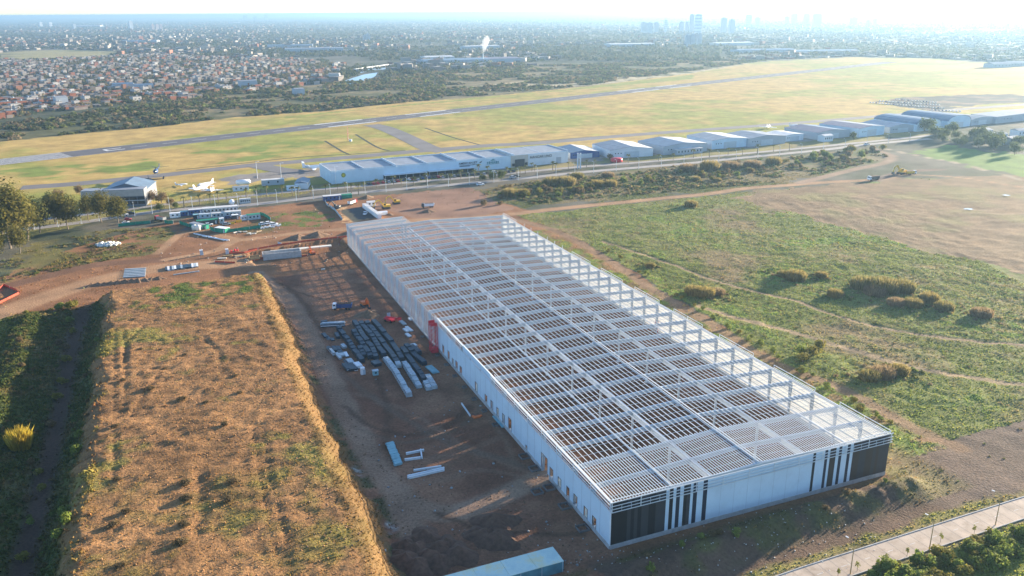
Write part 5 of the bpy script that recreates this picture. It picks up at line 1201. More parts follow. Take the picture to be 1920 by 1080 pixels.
def lattice_mast(px, py, h, label):
    o = thing('radio_mast', label, 'mast', G(px, py)); m = MB()
    for k in range(3): t = 2.09*k; m.tube((.9*math.cos(t), .9*math.sin(t), 0), (.25*math.cos(t), .25*math.sin(t), h), .12)
    part('mast_legs', m, 'orange_paint', o); m = MB(); n = 9
    for k in range(n):
        z0, z1 = h*k/n, h*(k+1)/n; r0, r1 = .9-.65*k/n, .9-.65*(k+1)/n
        for q in range(3): t, t2 = 2.09*q, 2.09*(q+1); m.beam((r0*math.cos(t), r0*math.sin(t), z0), (r1*math.cos(t2), r1*math.sin(t2), z1), .1)
    part('lattice', m, 'white_paint', o); part('equipment_hut', MB().box((2.4, 0, 1.0), (2.4, 2, 2.0)), 'wall_white', o)
lattice_mast(653, 265, 14, 'red and white lattice mast with hut on the airfield grass')
# drainage ditches on the airfield
for pts in ([(609, 264), (640, 283), (656, 290)], [(667, 252), (705, 275), (730, 283)], [(330, 319), (420, 310), (560, 295), (660, 289), (760, 282)], [(797, 240), (850, 258), (905, 273)], [(880, 276), (1040, 262), (1400, 236), (1640, 218)]):
    strip('ditch', pts, 2.6, .05, mat('ditch', (.05, .055, .03), .95, var=.3))
# parked cars
cc = list(CARS)
for k in range(30):
    x = 690+k*9.4+random.uniform(-2, 2); y = 346-(x-690)*.088+random.uniform(-1.5, 1)
    c = random.choice(cc); car(c, G(x, y), AV+math.pi/2+random.uniform(-.1, .1), CNAME[c]+' car in the row parked before the long hangar', 'cars parked before the long hangar', 1.1)
for x, y, c, l in ((901, 347.5, 'white_paint', 'white car driving on the avenue near the yellow reeds'), (962, 334.5, 'silver_paint', 'silver car on the avenue below the beige portal'), (968, 332.5, 'dark_steel', 'black car on the avenue below the beige portal'), (232, 405, 'white_paint', 'white lorry-like car on the avenue behind the tall trees'), (245, 402, 'dark_steel', 'black car on the avenue behind the tall trees'), (1625, 272, 'white_paint', 'white car at the far bend of the avenue')): car(c, G(x, y), AV, l, sc=1.3)
k = 0
for r_, (p0, p1, n) in enumerate([((1632, 193), (1770, 204), 26), ((1650, 190), (1760, 198), 20), ((1680, 187), (1755, 193), 14), ((1748, 207), (1800, 210), 9)]):
    for q in range(n):
        t = q/(n-1); x = p0[0]+(p1[0]-p0[0])*t; y = p0[1]+(p1[1]-p0[1])*t; c = random.choice(['white_paint', 'white_paint', 'white_paint', 'silver_paint', 'blue_paint'])
        car(c, G(x, y), 1.0, CNAME[c]+' car among the far parked cars on the airfield edge', 'far car park on the airfield', 1.05)
for x, y, L, w in ((1870, 126, 50, 26), (1900, 124, 45, 24)): cabin('far_hangar', 'pale far hangar at the end of the airfield' + (', left' if x == 1870 else ', right'), 'hangar', G(x, y), .3, L, w, 7, 'wall_grey', 'roof_grey', 5, False, None, False)
# ------------------------------------------------------------------ plants
def leaf_cloud(n, rad, size, ca, cb, seed=0, clumps=8, squash=1.0, up=0.3, shell=0.55, base=0.0):
    """n leaf-clump triangles spread through several lobes; returns verts, faces, colours"""
    r = np.random.default_rng(seed); rad = np.array(rad, float)
    c = r.normal(size=(clumps, 3)); c /= np.linalg.norm(c, axis=1)[:, None]; c *= r.uniform(.15, .62, (clumps, 1)); c[:, 2] = np.abs(c[:, 2])*.9
    cr = r.uniform(.32, .55, clumps); k = r.integers(0, clumps, n)
    d = r.normal(size=(n, 3)); d /= np.linalg.norm(d, axis=1)[:, None]
    q = r.uniform(shell, 1, n)[:, None]; p = c[k]+d*q*cr[k][:, None]; p[:, 2] *= squash
    P = p*rad; P[:, 2] += rad[2]*(.45*squash)+base
    nrm = d+np.array([0, 0, up])+r.normal(size=(n, 3))*.45; nrm /= np.linalg.norm(nrm, axis=1)[:, None]
    t = np.cross(nrm, r.normal(size=(n, 3))); t /= np.linalg.norm(t, axis=1)[:, None]; b = np.cross(nrm, t)
    s = (size*r.uniform(.6, 1.3, n))[:, None]
    V = np.stack([P+t*s, P-t*s*.5+b*s*.87, P-t*s*.5-b*s*.87], 1).reshape(-1, 3); V[:, 2] = np.maximum(V[:, 2], .02)
    F = np.arange(3*n).reshape(n, 3)
    mixf = np.clip(r.uniform(0, 1, clumps)[k]*.6+r.uniform(0, 1, n)*.4, 0, 1)[:, None]
    C = np.array(ca)*(1-mixf)+np.array(cb)*mixf; C = C*r.uniform(.75, 1.25, (n, 1))
    return V, F, np.repeat(C, 3, 0)
def tree_proto(name, label, h, rx, seed, n=1400, leaf=.55, ca=(.05, .07, .022), cb=(.12, .13, .035), trunk=.42, crown0=.3, clumps=16, limbs=6):
    r = random.Random(seed); o = thing(name, label, 'tree'); m = MB(); top = h*.72; pts = [Vector((0, 0, -.3))]
    for k in range(1, 5): pts.append(Vector((r.uniform(-.03, .03)*h, r.uniform(-.03, .03)*h, top*k/4)))
    for k in range(4): m.tube(pts[k], pts[k+1], trunk*(1-k*.2), trunk*(1-(k+1)*.2), 7)
    for k in range(limbs):
        z0 = pts[1].lerp(pts[4], r.uniform(0, .9)); t = r.uniform(0, 6.28); e = z0+Vector((math.cos(t)*rx*.6, math.sin(t)*rx*.6, h*r.uniform(.1, .25))); m.tube(z0, e, trunk*.45, trunk*.14, 5)
    part('trunk', m, 'bark', o)
    V, F, C = leaf_cloud(n, (rx*1.25, rx*1.25, h*(1-crown0)*.95), leaf, ca, cb, seed, clumps, 1.0, .3, .4); V[:, 2] = V[:, 2]*.92+h*crown0-.5
    link('crown', npmesh('crown', V, F, 'foliage', C), o); return o
def stem_mesh(h, r=.07):
    m = MB()
    for k in range(4): t = k*1.6; m.tube((0, 0, -.1), (math.cos(t)*h*.3, math.sin(t)*h*.3, h*.7), r, r*.4, 5)
    return m.mesh('stem', 'bark')
# tall gum trees at the left edge
EU = [tree_proto('gum_tree', 'x', 31, 11.5, s, 4600, .8, (.07, .08, .02), (.20, .165, .035), .6, .2, 26, 8) for s in (1, 2, 3)]
ES = [(20, 466, 1.15, 'tallest gum tree at the left edge, in front'), (52, 452, .9, 'gum tree right behind the tallest one at left'), (-16, 458, 1.1, 'gum tree cut by the left picture edge'), (4, 440, .95, 'gum tree behind the front left pair'), (75, 437, .62, 'small gum tree right of the tall left group'), (128, 430, .72, 'lone gum tree with bare trunk beside the avenue'), (105, 420, .6, 'gum tree left of the lone bare-trunked one'), (191, 417, .62, 'gum tree before the old hangar front, left of two'), (222, 420, .56, 'gum tree before the old hangar front, right of two'), (165, 411, .5, 'low gum tree at the left end of the old hangar'), (38, 476, .5, 'small gum tree at the foot of the tall left group'), (-8, 486, .55, 'small gum tree low at the left edge')]
for k, (x, y, s, l) in enumerate(ES):
    p = at(x, y)
    if k < 3: o = EU[k]; o.location = p; o['label'] = l; o.scale = (s,)*3
    else: copy_tree(EU[k % 3], None, p, k*1.3, l, s)
for o in EU: o['group'] = 'gum trees at the left'
DT = [tree_proto('bare_tree', 'x', 9, 5.5, s, 900, .5, (.16, .11, .06), (.24, .17, .09), .3, .1, 12) for s in (11, 12)]
BTL = [(283, 380, 1.0, 'brown bare tree right of the old hangar'), (303, 381, .95, 'brown bare tree beside the aircraft cluster'), (150, 364, .8, 'brown bare tree behind the old hangar'), (110, 372, .8, 'brown bare tree between gum trees and hangar'), (1143, 300, .7, 'bare tree before the white gable hangar'), (320, 385, .6, 'low brown tree by the avenue verge')]
for k, (x, y, s, l) in enumerate(BTL):
    if k < 2: DT[k].location = at(x, y); DT[k]['label'] = l; DT[k].scale = (s,)*3
    else: copy_tree(DT[k % 2], None, at(x, y), k, l, s)
GT = [tree_proto('green_tree', 'x', 10, 5.0, s, 900, .55, (.05, .075, .02), (.12, .14, .04), .3, .15, 12) for s in (21, 22, 23)]
gi = 0
def gtree(x, y, s, label, group=None):
    global gi
    if gi < 3: o = GT[gi]; o.location = at(x, y); o['label'] = label; o.scale = (s,)*3
    else: o = copy_tree(GT[gi % 3], None, at(x, y), gi*1.7, label, s)
    if group: o['group'] = group
    elif 'group' in o: del o['group']
    gi += 1
for k in range(34):
    x = random.uniform(1725, 1940); y = 247+(x-1725)*.16+random.uniform(-7, 16); gtree(x, y, random.uniform(.7, 1.5), 'tree in the grove around the houses at the right edge', 'grove at the right edge')
for x, y, s, l in ((940, 338, .8, 'round green tree below the beige portal'), (924, 338, .7, 'green tree in the car park of the long hangar'), (905, 340, .6, 'low green tree in the car park of the long hangar'), (300, 397, .6, 'dark tree on the verge left of the compound'), (95, 385, .9, 'dark green tree behind the lone gum tree'), (60, 400, 1.0, 'dark green tree between avenue and left gum trees'), (330, 392, .5, 'low green tree above the white cabin'), (1600, 262, .8, 'dark palm-like tree before the purple-roofed hangar')): gtree(x, y, s, l)
# houses in the grove
for k, (x, y, a, c) in enumerate(((1868, 262, .4, 'wall_white'), (1895, 270, .5, 'wall_grey'), (1912, 255, .3, 'wall_white'), (1842, 255, .5, 'wall_grey'))): house(x, y, 16, 10, 6, c, 'roof_grey', ('first', 'second', 'third', 'fourth')[k]+' pale house among the trees at the right edge', a)
# palms of the avenue
def palm_proto(seed, h=6.5):
    r = random.Random(seed); o = thing('palm_tree', 'x', 'palm'); m = MB(); m.tube((0, 0, -.2), (r.uniform(-.3, .3), r.uniform(-.3, .3), h), .28, .2, 7); part('trunk', m, 'bark', o)
    V = []; F = []; C = []
    for k in range(16):
        t = k*2.4; el = r.uniform(-.1, 1.0); L = r.uniform(2.2, 3.0); p = Vector((0, 0, h)); d = Vector((math.cos(t)*math.cos(el), math.sin(t)*math.cos(el), math.sin(el))); s = Vector((-math.sin(t), math.cos(t), 0)); n0 = len(V)
        for j in range(5):
            q = j/4; c = p+d*L*q+Vector((0, 0, -1.7*q*q)); w = .42*math.sin(math.pi*min(.95, q+.15))+.04
            V += [tuple(c+s*w-Vector((0, 0, w*.5))), tuple(c), tuple(c-s*w-Vector((0, 0, w*.5)))]
        for j in range(4):
            b = n0+j*3; F += [(b, b+1, b+4, b+3), (b+1, b+2, b+5, b+4)]
        C += [np.array((.16, .16, .045))*r.uniform(.7, 1.4)]*15
    link('crown', npmesh('crown', V, F, 'foliage', np.array(C)), o); return o
PM = [palm_proto(s) for s in (1, 2, 3)]
pz = [(240, 550), (315, 520), (385, 530), (500, 530), (575, 530), (615, 545), (710, 535), (815, 510), (900, 500), (955, 490), (1000, 510), (1050, 520), (1090, 495), (1180, 470), (1305, 450), (1360, 455), (1450, 455), (1540, 440), (1640, 420), (1715, 435), (1790, 405)]
PP = [(400+x/3.856, 220+y/3.856+10) for x, y in pz]+[(820+x/7.385, 270+y/7.385+9) for x, y in [(330, 400), (575, 350), (700, 380), (520, 430), (965, 350), (1010, 370), (1100, 360), (1150, 380), (1220, 345), (1310, 310), (1350, 310), (180, 480), (65, 440), (1600, 300), (1640, 330), (1815, 280)]]+[(106, 415), (1100, 313), (1115, 311), (1178, 306), (1235, 302), (1262, 300), (1300, 296), (1330, 295), (1365, 291), (1392, 290), (1420, 287), (1450, 285), (1480, 282), (345, 388), (375, 384), (395, 381), (410, 378), (425, 377)]
PP.sort()
for k, (x, y) in enumerate(PP):
    l = 'palm %s in the loose row along the avenue, counted from the left' % ordi(k+1)
    if k < 3: o = PM[k]; o.location = at(x, y); o['label'] = l; o['group'] = 'palms along the avenue'
    else: o = copy_tree(PM[k % 3], None, at(x, y), k*2.1, l, random.uniform(.75, 1.15)); o['group'] = 'palms along the avenue'
# reed clumps
def reed_mesh(seed, n, r0, h, ca, cb):
    r = np.random.default_rng(seed); a = r.uniform(0, 6.28, n); q = np.sqrt(r.uniform(0, 1, n))*r0; x, y = q*np.cos(a), q*np.sin(a); hh = h*r.uniform(.55, 1.1, n)*(1-.35*(q/r0)**2); b = r.uniform(0, 6.28, n); w = r.uniform(.05, .14, n)
    lean = (r.uniform(.0, .55, (n, 1))*np.stack([np.cos(a), np.sin(a)], 1)+r.normal(0, .12, (n, 2)))*hh[:, None]*.6
    V = np.zeros((n, 4, 3)); V[:, 0] = np.stack([x-np.cos(b)*w*.5, y-np.sin(b)*w*.5, 0*x-.2], 1); V[:, 1] = np.stack([x+np.cos(b)*w*.5, y+np.sin(b)*w*.5, 0*x-.2], 1)
    V[:, 2] = np.stack([x+np.cos(b)*w+lean[:, 0]*.6, y+np.sin(b)*w+lean[:, 1]*.6, hh*.7], 1); V[:, 3] = np.stack([x+lean[:, 0], y+lean[:, 1], hh], 1)
    m = r.uniform(0, 1, n)[:, None]; C = np.repeat((np.array(ca)*(1-m)+np.array(cb)*m)*r.uniform(.75, 1.2, (n, 1)), 4, 0).reshape(n, 4, 3)
    C[:, 0:2] *= np.array([.8, .8, .8])
    return npmesh('blades', V.reshape(-1, 3), np.arange(4*n).reshape(n, 4), 'foliage', C.reshape(-1, 3))
RM = {'y': [reed_mesh(s, 1500, 3.6, 4.2, (.34, .26, .09), (.20, .17, .065)) for s in (1, 2)], 'g': [reed_mesh(s, 1500, 3.6, 3.6, (.13, .14, .045), (.30, .23, .09)) for s in (3, 4)], 'b': [reed_mesh(5, 1400, 3.4, 3.2, (.22, .16, .09), (.30, .22, .12))], 'Y': [reed_mesh(6, 1500, 2.4, 6.0, (.52, .40, .05), (.42, .30, .05))]}
SM = stem_mesh(2.0); REEDP = []
def reed(x, y, kind, s, label, sz=None, group=None):
    REEDP.append((x, y, s)); s *= .8 if kind != 'Y' else 1.0; o = thing('reed_clump', label, 'reeds', at(x, y), random.uniform(0, 6), group); link('blades', random.choice(RM[kind]), o); o.scale = (s, s, sz or s)
reed(40, 840, 'Y', 1.1, 'bright yellow reed clump in the shade at the left edge')
for k, (x, y, kd, s, l) in enumerate([(1300, 552, 'y', 1.3, 'yellow reed clump beside the warehouse track, left lobe'), (1322, 556, 'y', 1.4, 'yellow reed clump beside the warehouse track, right lobe'), (1345, 552, 'b', 1.2, 'brown reed clump beside the warehouse track'), (1492, 524, 'y', 1.5, 'lone yellow reed clump in the middle of the field'), (1470, 518, 'g', 1.1, 'green reed clump beside the lone yellow one'), (1540, 520, 'y', .9, 'small yellow reed clump right of the lone one'),
    (1620, 540, 'g', 2.0, 'green reed stand, left of the wide field thicket'), (1655, 545, 'g', 2.3, 'green reed stand, centre of the wide field thicket'), (1690, 545, 'g', 1.9, 'green reed stand, right of the wide field thicket'), (1640, 552, 'b', 1.7, 'brown reeds at the foot of the wide field thicket'), (1712, 575, 'y', 1.2, 'yellow reed tuft in front of the wide thicket, left'), (1742, 565, 'y', 1.3, 'yellow reed tuft in front of the wide thicket, right'), (1680, 572, 'b', 1.3, 'brown reed tuft in front of the wide thicket'), (1565, 555, 'y', 1.1, 'yellow reed tuft left of the wide thicket'), (1840, 592, 'b', 1.5, 'brown reed clump near the right edge of the field'), (1770, 580, 'g', 1.3, 'green reed clump beyond the wide thicket'),
    (1655, 705, 'b', 1.5, 'brown reed clump by the lower field path, left'), (1685, 700, 'y', 1.1, 'yellow reed clump by the lower field path, right'), (1630, 712, 'g', 1.2, 'green reeds beside the lower field path'), (955, 368, 'y', 1.8, 'golden reed clump nearest the brown ground behind the warehouse'), (980, 366, 'y', 1.5, 'golden reed clump right of the nearest one'), (1035, 347, 'y', 2.0, 'golden reed stand below the avenue, left lobe'), (1062, 347, 'y', 2.1, 'golden reed stand below the avenue, right lobe'), (1120, 350, 'y', 1.6, 'golden reeds right of the stand below the avenue'), (1145, 349, 'y', 1.5, 'golden reeds at the right end below the avenue'), (1082, 334, 'g', 1.7, 'green-brown reeds close to the avenue'), (1140, 332, 'b', 1.7, 'reddish brown reeds close to the avenue'),
    (1290, 320, 'b', 2.4, 'brown reed belt before the hangars, first lobe'), (1330, 318, 'y', 2.4, 'brown reed belt before the hangars, second lobe'), (1370, 315, 'b', 2.4, 'brown reed belt before the hangars, third lobe'), (1410, 313, 'b', 2.4, 'brown reed belt before the hangars, fourth lobe'), (1450, 308, 'y', 2.0, 'brown reed belt before the hangars, fifth lobe'), (1295, 387, 'y', 1.3, 'small yellow reed clump along the dirt road'), (1305, 338, 'y', 1.0, 'small golden tuft in the scrub'), (1345, 340, 'y', .9, 'second small golden tuft in the scrub'), (1220, 500, 'g', .8, 'low green reeds beside the warehouse')]): reed(x, y, kd, s, l)
# shrubs
BM = {'g': [(lambda a: npmesh('foliage', a[0], a[1], 'foliage', a[2]))(leaf_cloud(520, (1.6, 1.6, 1.6), .2, (.12, .17, .035), (.25, .28, .055), s, 8)) for s in (31, 32, 33)],
      'y': [(lambda a: npmesh('foliage', a[0], a[1], 'foliage', a[2]))(leaf_cloud(480, (1.6, 1.6, 1.6), .2, (.14, .14, .03), (.26, .22, .04), s, 8)) for s in (34, 35)],
      'd': [(lambda a: npmesh('foliage', a[0], a[1], 'foliage', a[2]))(leaf_cloud(420, (1.6, 1.6, 1.3), .2, (.13, .095, .045), (.22, .155, .075), s, 8)) for s in (36, 37)]}
def shrub(x, y, kd, s, label, group=None, flat=1.0):
    p = at(x, y)
    if kd not in BM: kd = 'g'
    o = thing('shrub', label, 'shrub', p, random.uniform(0, 6), group); link('foliage', random.choice(BM[kd]), o); link('stem', SM, o); o.scale = (s/flat**.5, s/flat**.5, s*flat*random.uniform(.85, 1.15))
for k, (x, y, kd, s) in enumerate([(150, 855, 'g', 1.5), (148, 830, 'g', 1.3), (122, 970, 'g', 1.6), (130, 995, 'g', 1.5), (112, 1015, 'g', 1.3), (75, 890, 'y', 1.2), (80, 920, 'y', 1.1), (60, 985, 'g', 1.1), (45, 1050, 'y', 1.3), (132, 580, 'y', 2.0), (140, 575, 'y', 1.8), (115, 580, 'g', 1.8), (135, 605, 'g', 1.5), (138, 625, 'y', 1.4), (125, 680, 'y', 1.5), (118, 720, 'y', 1.5), (108, 750, 'y', 1.5), (185, 640, 'g', 1.1), (110, 645, 'd', 1.5), (125, 655, 'd', 1.5), (95, 800, 'd', 1.3), (165, 760, 'd', 1.0), (160, 710, 'd', 1.0), (165, 790, 'd', 1.0), (60, 870, 'd', 1.3), (50, 940, 'd', 1.3), (35, 640, 'd', 1.3), (42, 690, 'd', 1.2), (50, 590, 'y', 1.0)]):
    shrub(x, y, kd, s, ('leafy green', 'yellow-green', 'dry brown')['gyd'.index(kd)]+' shrub along the shaded track left of the mound', 'shrubs along the shaded track')
for k in range(90):
    x = random.uniform(1600, 1935); e = 1090-(x-1560)*.30; y = e+random.uniform(8, 75)
    if y > 1110: y = 1110
    shrub(x, y, random.choice('ggyg'), random.uniform(.9, 1.8), 'dense green shrub in the thicket below the concrete road', 'thicket below the concrete road')
for k, (x, y, kd, s) in enumerate([(1520, 668, 'y', 2.4), (1505, 678, 'y', 2.0), (1535, 655, 'y', 2.0), (1500, 665, 'g', 1.8)]): shrub(x, y, kd, s, ORD[k]+' yellow-green bush of the group beside the field path' if kd == 'y' else 'dark green bush of the group beside the field path')
for k in range(70):
    t = random.random(); x = 905+t*720; y = 372-t*78+random.uniform(-10, 16)*(1-.4*t)
    shrub(x, y, random.choice('ggydd'), random.uniform(1.3, 2.6), 'shrub in the scrub between avenue and dirt road', 'scrub shrubs below the avenue')
for k in range(16):
    x = random.uniform(1500, 1660); y = 292-(x-1500)*.07+random.uniform(-3, 12); shrub(x, y, random.choice('gyd'), random.uniform(2.2, 3.6), 'tall shrub in the thicket below the far hangars', 'thicket below the far hangars')
for k in range(40):
    t = random.random(); x = 1105+t*560; y = 458+t*345+random.uniform(-6, 6)
    shrub(x+8, y-2, random.choice('ggy'), random.uniform(.7, 1.2), 'low bush in the green strip along the pale warehouse wall', 'bushes along the pale wall')
for k in range(12):
    b0 = random.choice(range(len(BERM)-1)); t = random.random(); a, b = BERM[b0], BERM[b0+1]; p = Vector((a[0]+(b[0]-a[0])*t+random.gauss(0, 3), a[1]+(b[1]-a[1])*t+random.gauss(0, 3), 0)); p.z = hz(p)
    o = thing('shrub', 'weedy bush growing on the spoil bank before the warehouse', 'shrub', p, random.uniform(0, 6), 'bushes on the spoil bank'); kd = random.choice('gdyd'); link('foliage', random.choice(BM[kd]), o); link('stem', SM, o); o.scale = (random.uniform(.6, 1.1),)*3
for k, (x, y, s) in enumerate([(265, 655, .9), (345, 665, .8), (310, 690, .8), (230, 712, .9), (280, 730, 1.2), (340, 750, 1.3), (385, 755, .9), (440, 705, .8), (450, 735, .8), (215, 800, 1.0), (420, 798, 1.1), (350, 905, 1.3), (350, 935, 1.4), (345, 985, 1.2), (340, 1020, 1.3), (435, 905, 1.1), (430, 935, 1.3), (212, 985, 1.1), (220, 900, 1.0), (225, 1060, 1.1), (240, 960, 1.0), (300, 655, .6)]):
    shrub(x, y, 'd', s*.9, 'dry grass tuft casting shade on the flat earth mound', 'dry tufts on the mound', .5)
for k, (x, y) in enumerate(((1570, 1085), (1607, 1071), (1660, 1057), (1763, 1018), (1826, 1002), (1700, 1044))):
    o = thing('sapling', ORD[k]+' thin roadside sapling from the left' if k < 5 else 'sixth thin roadside sapling between the second and third lamp', 'sapling', at(x, y), k); part('trunk', MB().tube((0, 0, 0), (.1, 0, 2.2), .05, .03, 5), 'bark', o)
    a = leaf_cloud(90, (.75, .75, 1.6), .16, (.14, .16, .03), (.24, .24, .05), 80+k, 5); a[0][:, 2] += .9; link('crown', npmesh('crown', a[0], a[1], 'foliage', a[2]), o)
# ground cover: tufts drawn where plants grow
def tufts(n, name, label, weight, smin, smax, bright=1.0, seed=5, tall=1.0):
    r = np.random.default_rng(seed); w = weight/weight.sum(); idx = r.choice(len(gx), n, p=w)
    x = gx[idx]+r.uniform(-.6, .6, n); y = gy[idx]+r.uniform(-.6, .6, n); z = gz[idx]; s = r.uniform(smin, smax, n)
    V = np.zeros((n, 2, 3, 3)); 
    for k in range(2):
        a = r.uniform(0, 6.28, n); lean = r.uniform(-.5, .5, (n, 2))*s[:, None]; d = np.stack([np.cos(a), np.sin(a)], 1)*s[:, None]*.6
        V[:, k, 0] = np.stack([x-d[:, 0], y-d[:, 1], z-.08], 1); V[:, k, 1] = np.stack([x+d[:, 0], y+d[:, 1], z-.08], 1); V[:, k, 2] = np.stack([x+lean[:, 0], y+lean[:, 1], z+s*tall*r.uniform(.5, 1.0, n)], 1)
    g = np.clip((col[idx, 1]/np.maximum(col[idx, 0], .01)), .5, 1.6)
    base = col[idx]*bright*1.2*r.uniform(.7, 1.35, (n, 1)); dry = (r.uniform(0, 1, n) < .18)[:, None]; base = np.where(dry, base*np.array([1.45, 1.2, .95]), base*np.array([.97, 1.02, .9]))
    C = np.repeat(np.clip(base, .01, .4), 6, 0)
    tag(link(name, npmesh(name, V.reshape(-1, 3), np.arange(6*n).reshape(-1, 3), 'foliage', C)), label, 'grass', kind='stuff')
dist = np.hypot(gx, gy); area = np.ones(len(gx))
nearm = (gy > 130) & (gy < 420) & (np.abs(gx) < 235)
tufts(110000, 'field_grass', 'rough green and brown grass over the fields by the warehouse', (veg*nearm*(veg > .05)*(gu > -47)+1e-12), .16, .5, 1.1, 5)
tufts(60000, 'verge_grass', 'dark weeds and grass left of the earth mound', (veg*nearm*(gu < -112)+1e-12), .3, .9, 1.0, 6)
tufts(26000, 'mound_grass', 'sparse dry grass scattered on the earth mound', (veg*nearm*(gu < -44)*(gu > -114)+1e-12), .15, .45, 1.05, 7, .8)
farm = (gy > 420) & (gy < 640) & (np.abs(gx) < 330)
tufts(30000, 'scrub_grass', 'rough grass beyond the warehouse and beside the avenue', (veg*farm*4+1e-12), .25, .7, 1.0, 8)
def bush_field(name, label, P, smin, smax, ntri, cols, seed, squash=.8):
    """many far bushes as one body: each a ragged lump of ntri leaf faces"""
    r = np.random.default_rng(seed); n = len(P); P = np.asarray(P); s = r.uniform(smin, smax, n)
    d = r.normal(size=(n, ntri, 3)); d /= np.linalg.norm(d, axis=2)[..., None]; d[..., 2] = np.abs(d[..., 2])
    c = d*r.uniform(.5, 1.0, (n, ntri, 1)); nr = d+r.normal(size=d.shape)*.5; t = np.cross(nr, r.normal(size=d.shape)); t /= np.linalg.norm(t, axis=2)[..., None]; b = np.cross(nr, t); b /= np.linalg.norm(b, axis=2)[..., None]
    q = .42; V = np.stack([c+t*q, c-t*q*.5+b*q*.87, c-t*q*.5-b*q*.87], 2)*np.array([1, 1, squash]); V = V*s[:, None, None, None]+P[:, None, None, :]
    cc = np.asarray(cols)[r.integers(0, len(cols), n)]*r.uniform(.7, 1.3, (n, 1)); C = np.repeat(cc, ntri*3, 0).reshape(n, ntri, 3, 3)*r.uniform(.75, 1.25, (n, ntri, 1, 1))
    return tag(link(name, npmesh(name, V.reshape(-1, 3), np.arange(n*ntri*3).reshape(-1, 3), 'foliage', C.reshape(-1, 3))), label, 'bushes', kind='stuff')
fw = veg*nearm*(gu > 90); fw = fw/fw.sum(); ix = rng.choice(len(gx), 3600, p=fw); xx, yy = gx[ix]+rng.uniform(-.5, .5, 3600), gy[ix]+rng.uniform(-.5, .5, 3600)
keep = fbm(xx, yy, 16, 91) > .42; xx, yy = xx[keep], yy[keep]
bush_field('field_weeds', 'clumps of weeds standing in the field right of the warehouse', np.stack([xx, yy, height(xx, yy)], 1), .25, .7, 18, [(.13, .16, .045), (.18, .19, .06), (.27, .21, .10), (.22, .17, .09)], 9)
lw = veg*nearm*(gu < -116)*(gu > -200); lw = lw/lw.sum(); ix = rng.choice(len(gx), 1500, p=lw)
bush_field('bank_weeds', 'dark leafy weeds on the bank left of the track', np.stack([gx[ix], gy[ix], gz[ix]], 1), .4, 1.3, 22, [(.07, .10, .025), (.10, .13, .03), (.15, .12, .05)], 10)
def scatter_px(poly, n, z=0.0):
    P = P2(poly); xs_ = [p[0] for p in P]; ys_ = [p[1] for p in P]; out = []
    while len(out) < n:
        x = rng.uniform(min(xs_), max(xs_), 4000); y = rng.uniform(min(ys_), max(ys_), 4000); k = inside(x, y, P); out += list(zip(x[k], y[k]))
    return np.array(out[:n])
s_ = scatter_px([(-60, 245), (0, 232), (150, 213), (320, 188), (480, 170), (600, 157), (720, 146), (900, 127), (1100, 120), (1300, 114), (1440, 113), (1300, 132), (1100, 160), (900, 180), (760, 192), (600, 209), (450, 219), (300, 237), (160, 249), (0, 265), (-60, 272)], 9500)
k_ = fbm(s_[:, 0], s_[:, 1], 70, 95) > .40; s_ = s_[k_]
bush_field('runway_scrub', 'grey-green scrub belt between the runway and the town', np.column_stack([s_, np.zeros(len(s_))]), 1.8, 5.4, 22, [(.065, .08, .035), (.09, .09, .045), (.12, .14, .045), (.20, .155, .09)], 11)

s_ = scatter_px([(905, 362), (960, 346), (1100, 332), (1300, 308), (1500, 293), (1640, 280), (1670, 296), (1500, 336), (1330, 354), (1130, 372), (960, 386)], 2600); k_ = fbm(s_[:, 0], s_[:, 1], 22, 96) > .42; s_ = s_[k_]
bush_field('avenue_scrub', 'continuous mixed scrub between the avenue and the dirt road', np.column_stack([s_, np.zeros(len(s_))]), .7, 2.0, 24, [(.09, .12, .035), (.14, .16, .05), (.24, .19, .09), (.18, .14, .07)], 14)
s_ = scatter_px([(-20, 500), (60, 450), (200, 432), (320, 426), (300, 468), (180, 488), (0, 532)], 700); k_ = fbm(s_[:, 0], s_[:, 1], 14, 97) > .5; s_ = s_[k_]
bush_field('waste_weeds', 'weeds on the waste ground between gum trees and dirt road', np.column_stack([s_, np.zeros(len(s_))]), .4, 1.2, 18, [(.12, .14, .04), (.22, .18, .07), (.17, .13, .06)], 15)

q_ = []
for x, y, s in REEDP[1:]:
    c = G(x, y)
    for _ in range(26): q_.append((c.x+random.gauss(0, 4.5*s), c.y+random.gauss(0, 4.0*s)))
q_ = np.array(q_); bush_field('reed_fringe', 'low mixed scrub blending around the reed clumps', np.column_stack([q_, height(q_[:, 0], q_[:, 1])]), .35, 1.15, 26, [(.12, .15, .04), (.18, .18, .06), (.28, .22, .09), (.20, .15, .08)], 16)
# ------------------------------------------------------------------ town and far city
def houses_np(P, L, Wd, H_, ang, wallc, roofc):
    n = len(P); P = np.asarray(P)
    c = np.array([(-1, -1, 0), (1, -1, 0), (1, 1, 0), (-1, 1, 0), (-1, -1, 1), (1, -1, 1), (1, 1, 1), (-1, 1, 1)], float)*np.array([.5, .5, 1])
    V = c[None]*np.stack([L, Wd, H_], 1)[:, None, :]; ca, sa = np.cos(ang)[:, None], np.sin(ang)[:, None]
    V = np.stack([V[..., 0]*ca-V[..., 1]*sa+P[:, 0:1], V[..., 0]*sa+V[..., 1]*ca+P[:, 1:2], V[..., 2]], -1)
    q = np.array([(0, 1, 5, 4), (1, 2, 6, 5), (2, 3, 7, 6), (3, 0, 4, 7), (4, 5, 6, 7)])
    VV = V[:, q].reshape(-1, 3); F = np.arange(len(VV)).reshape(-1, 4)
    C = np.empty((n, 5, 4, 3)); C[:, :4] = wallc[:, None, None, :]; C[:, 4] = roofc[:, None, :]
    return VV, F, C.reshape(-1, 3)
